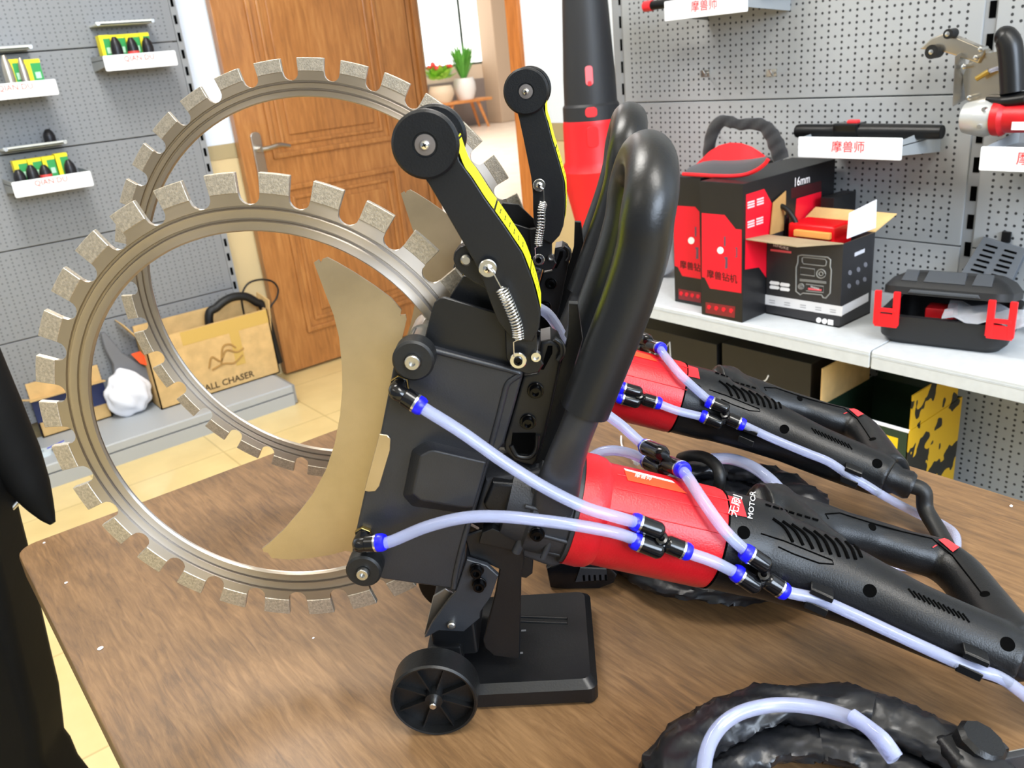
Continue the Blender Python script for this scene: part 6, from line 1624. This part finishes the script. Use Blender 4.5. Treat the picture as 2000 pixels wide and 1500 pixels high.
# rear coil under the front motor
pt, pl_, pr_ = onZ(1400, 868, TZ+0.05), onZ(1232, 1130, TZ+0.02), onZ(1640, 1010, TZ+0.02)
cc2, R2 = circ(pt, pl_, pr_)
coil2 = coil_thing('coiled_cable', 'coil of black nylon-sleeved cable lying behind and under the front saw motor', cc2,
    [(R2-0.017, R2-0.017, 0.018, 0.020, 0, 360, 2.3), (R2-0.024, R2-0.028, 0.017, 0.034, 30, 390, 6.4), (R2-0.048, R2-0.044, 0.016, 0.018, 60, 420, 3.9)])
bm = B(); P = [onZ(x, y, TZ+z) for x, y, z in ((1330, 895, .045), (1350, 890, .056), (1378, 894, .060), (1400, 912, .060), (1406, 938, .050), (1398, 965, .030))]
tube(bm, P, 0.0062, 12); tag(obj('rubber_cable', bm, RUBBER, None, 60, P[2]), 'black rubber cable bent over the rear coil', 'cable')
bm = B(); P = [onZ(x, y, TZ+z) for x, y, z in ((1390, 896, .058), (1430, 897, .060), (1470, 912, .060), (1505, 938, .056), (1530, 965, .048))]
tube(bm, P, 0.0060, 14); tag(obj('clear_hose', bm, HOSE, None, 60, P[2]), 'clear hose lying across the rear black coil behind the motor', 'hose')
bm = B(); P = [onZ(x, y, TZ+z) for x, y, z in ((1213, 852, .004), (1214, 868, .006), (1222, 884, .010), (1234, 896, .012), (1244, 903, .012), (1262, 898, .014))]
tube(bm, P, 0.0012, 6); box(bm, P[4]-V3((.003, .003, .003)), P[4]+V3((.003, .003, .003)), 0.001); tag(obj('cable_tie', bm, mat('white_nylon', '#f2f2f4', 0.4), None, 60, P[2]), 'white cable tie tail standing up behind the front motor', 'cable tie')
# leakage switch plug under the motor
pp = onZ(1150, 1132, TZ); pbx = thing('inline_switch', 'black in-line safety plug lying under the front saw motor', 'plug', (pp.x, pp.y, TZ), math.atan2(RR.y, RR.x)-0.1)
bm = B(); P = [(-0.036, 0.002), (-0.022, 0.0), (0.010, 0.0), (0.024, 0.006), (0.028, 0.016), (0.020, 0.026), (-0.024, 0.032), (-0.038, 0.024)]
prism(bm, [(x, -0.016, z) for x, z in P], (0, 0.04, 0), 0.003, 2); obj('body', bm, GLOSSB, pbx)
bm = B(); prism(bm, [(-0.012, -0.0185, 0.010), (0.018, -0.0185, 0.012), (0.018, -0.0185, 0.024), (-0.006, -0.0185, 0.026)], (0, 0.003, 0), 0.001); gp_ = obj('ribbed_grip', bm, GREYC, pbx)
bm = B()
for k in range(5): box(bm, (-0.004+k*0.005, -0.0192, 0.012), (-0.0022+k*0.005, -0.018, 0.018))
obj('ribs', bm, DARK, gp_)
bm = B(); P = [V3((0.022, 0.0, 0.018)), V3((0.045, -0.002, 0.016)), V3((0.075, 0.006, 0.010)), V3((0.12, 0.03, 0.006))]
tube(bm, P, 0.0052, 12); obj('cable', bm, RUBBER, pbx, 60)
# ================================================================ black office chair beside the table
leather = mat('black_chair_leather', '#060606', 0.75, spec=0.2, bump=(60, 0.15), noise=(20, 0.2))
ch = thing('office_chair', 'black padded office chair standing at the left side of the table', 'chair', (-0.22, 0.80, 0))
def c_(x, y, z): return V3((x+0.22, y-0.80, z))
bm = B()
prism(bm, [c_(-0.36+x, 0.80+y, 0.36) for x, y in rrect(0.40, 0.46, 0.07, 5)], (0, 0, 0.09), 0.035, 4); obj('seat', bm, leather, ch, 60)
# padded side panel and backrest, their edge rising past the table corner
FWH = V3((FW.x, FW.y, 0)).normalized()
def chp(px, py, D=1.0): 
    d = ray(px, py); return CAM+d*(D/d.dot(FWH))
sil = [(-150, 760), (-20, 850), (14, 880), (30, 905), (42, 960), (52, 1005), (64, 1052), (84, 1150), (108, 1258), (124, 1325), (132, 1392), (134, 1412), (146, 1428), (160, 1462), (192, 1504), (214, 1560), (-150, 1600)]
bm = B(); prism(bm, [c_(*chp(x, y)) for x, y in sil], FWH*-0.09, 0.018, 3); obj('backrest', bm, leather, ch, 50)
# armrest, its rounded tip pointing at the table corner
am = [chp(x, y, D) for x, y, D in ((-60, 690, 1.02), (-12, 800, 1.0), (30, 890, 0.99), (62, 955, 0.98), (88, 1000, 0.975), (103, 1022, 0.97))]
bm = B(); tube(bm, [c_(*p) for p in am], [0.034, 0.033, 0.030, 0.023, 0.012, 0.004], 18, 6); arm_ = obj('armrest', bm, leather, ch, 60)
bm = B(); q_ = chp(42, 972, 0.985); tube(bm, [c_(*q_), c_(*(q_+V3((-0.03, 0.0, -0.02))))], 0.004, 10); obj('armrest_bolt', bm, mat('chair_chrome', '#c8c8c8', 0.2, 1.0), arm_, 60)
bm = B(); cyl(bm, c_(-0.36, 0.80, 0.07), c_(-0.36, 0.80, 0.37), 0.028); obj('gas_lift', bm, BLACKP, ch)
for k in range(5):
    a = math.radians(72*k+15); e = c_(-0.36+0.28*math.cos(a), 0.80+0.28*math.sin(a), 0.075)
    bm = B(); tube(bm, [c_(-0.36, 0.80, 0.10), e], [0.03, 0.018], 12); f_ = obj('foot', bm, BLACKP, ch)
    bm = B(); cyl(bm, e+V3((-0.012, 0, -0.048)), e+V3((0.012, 0, -0.048)), 0.027); cyl(bm, e+V3((0, 0, -0.03)), e, 0.008); obj('caster', bm, BLACKP, f_)
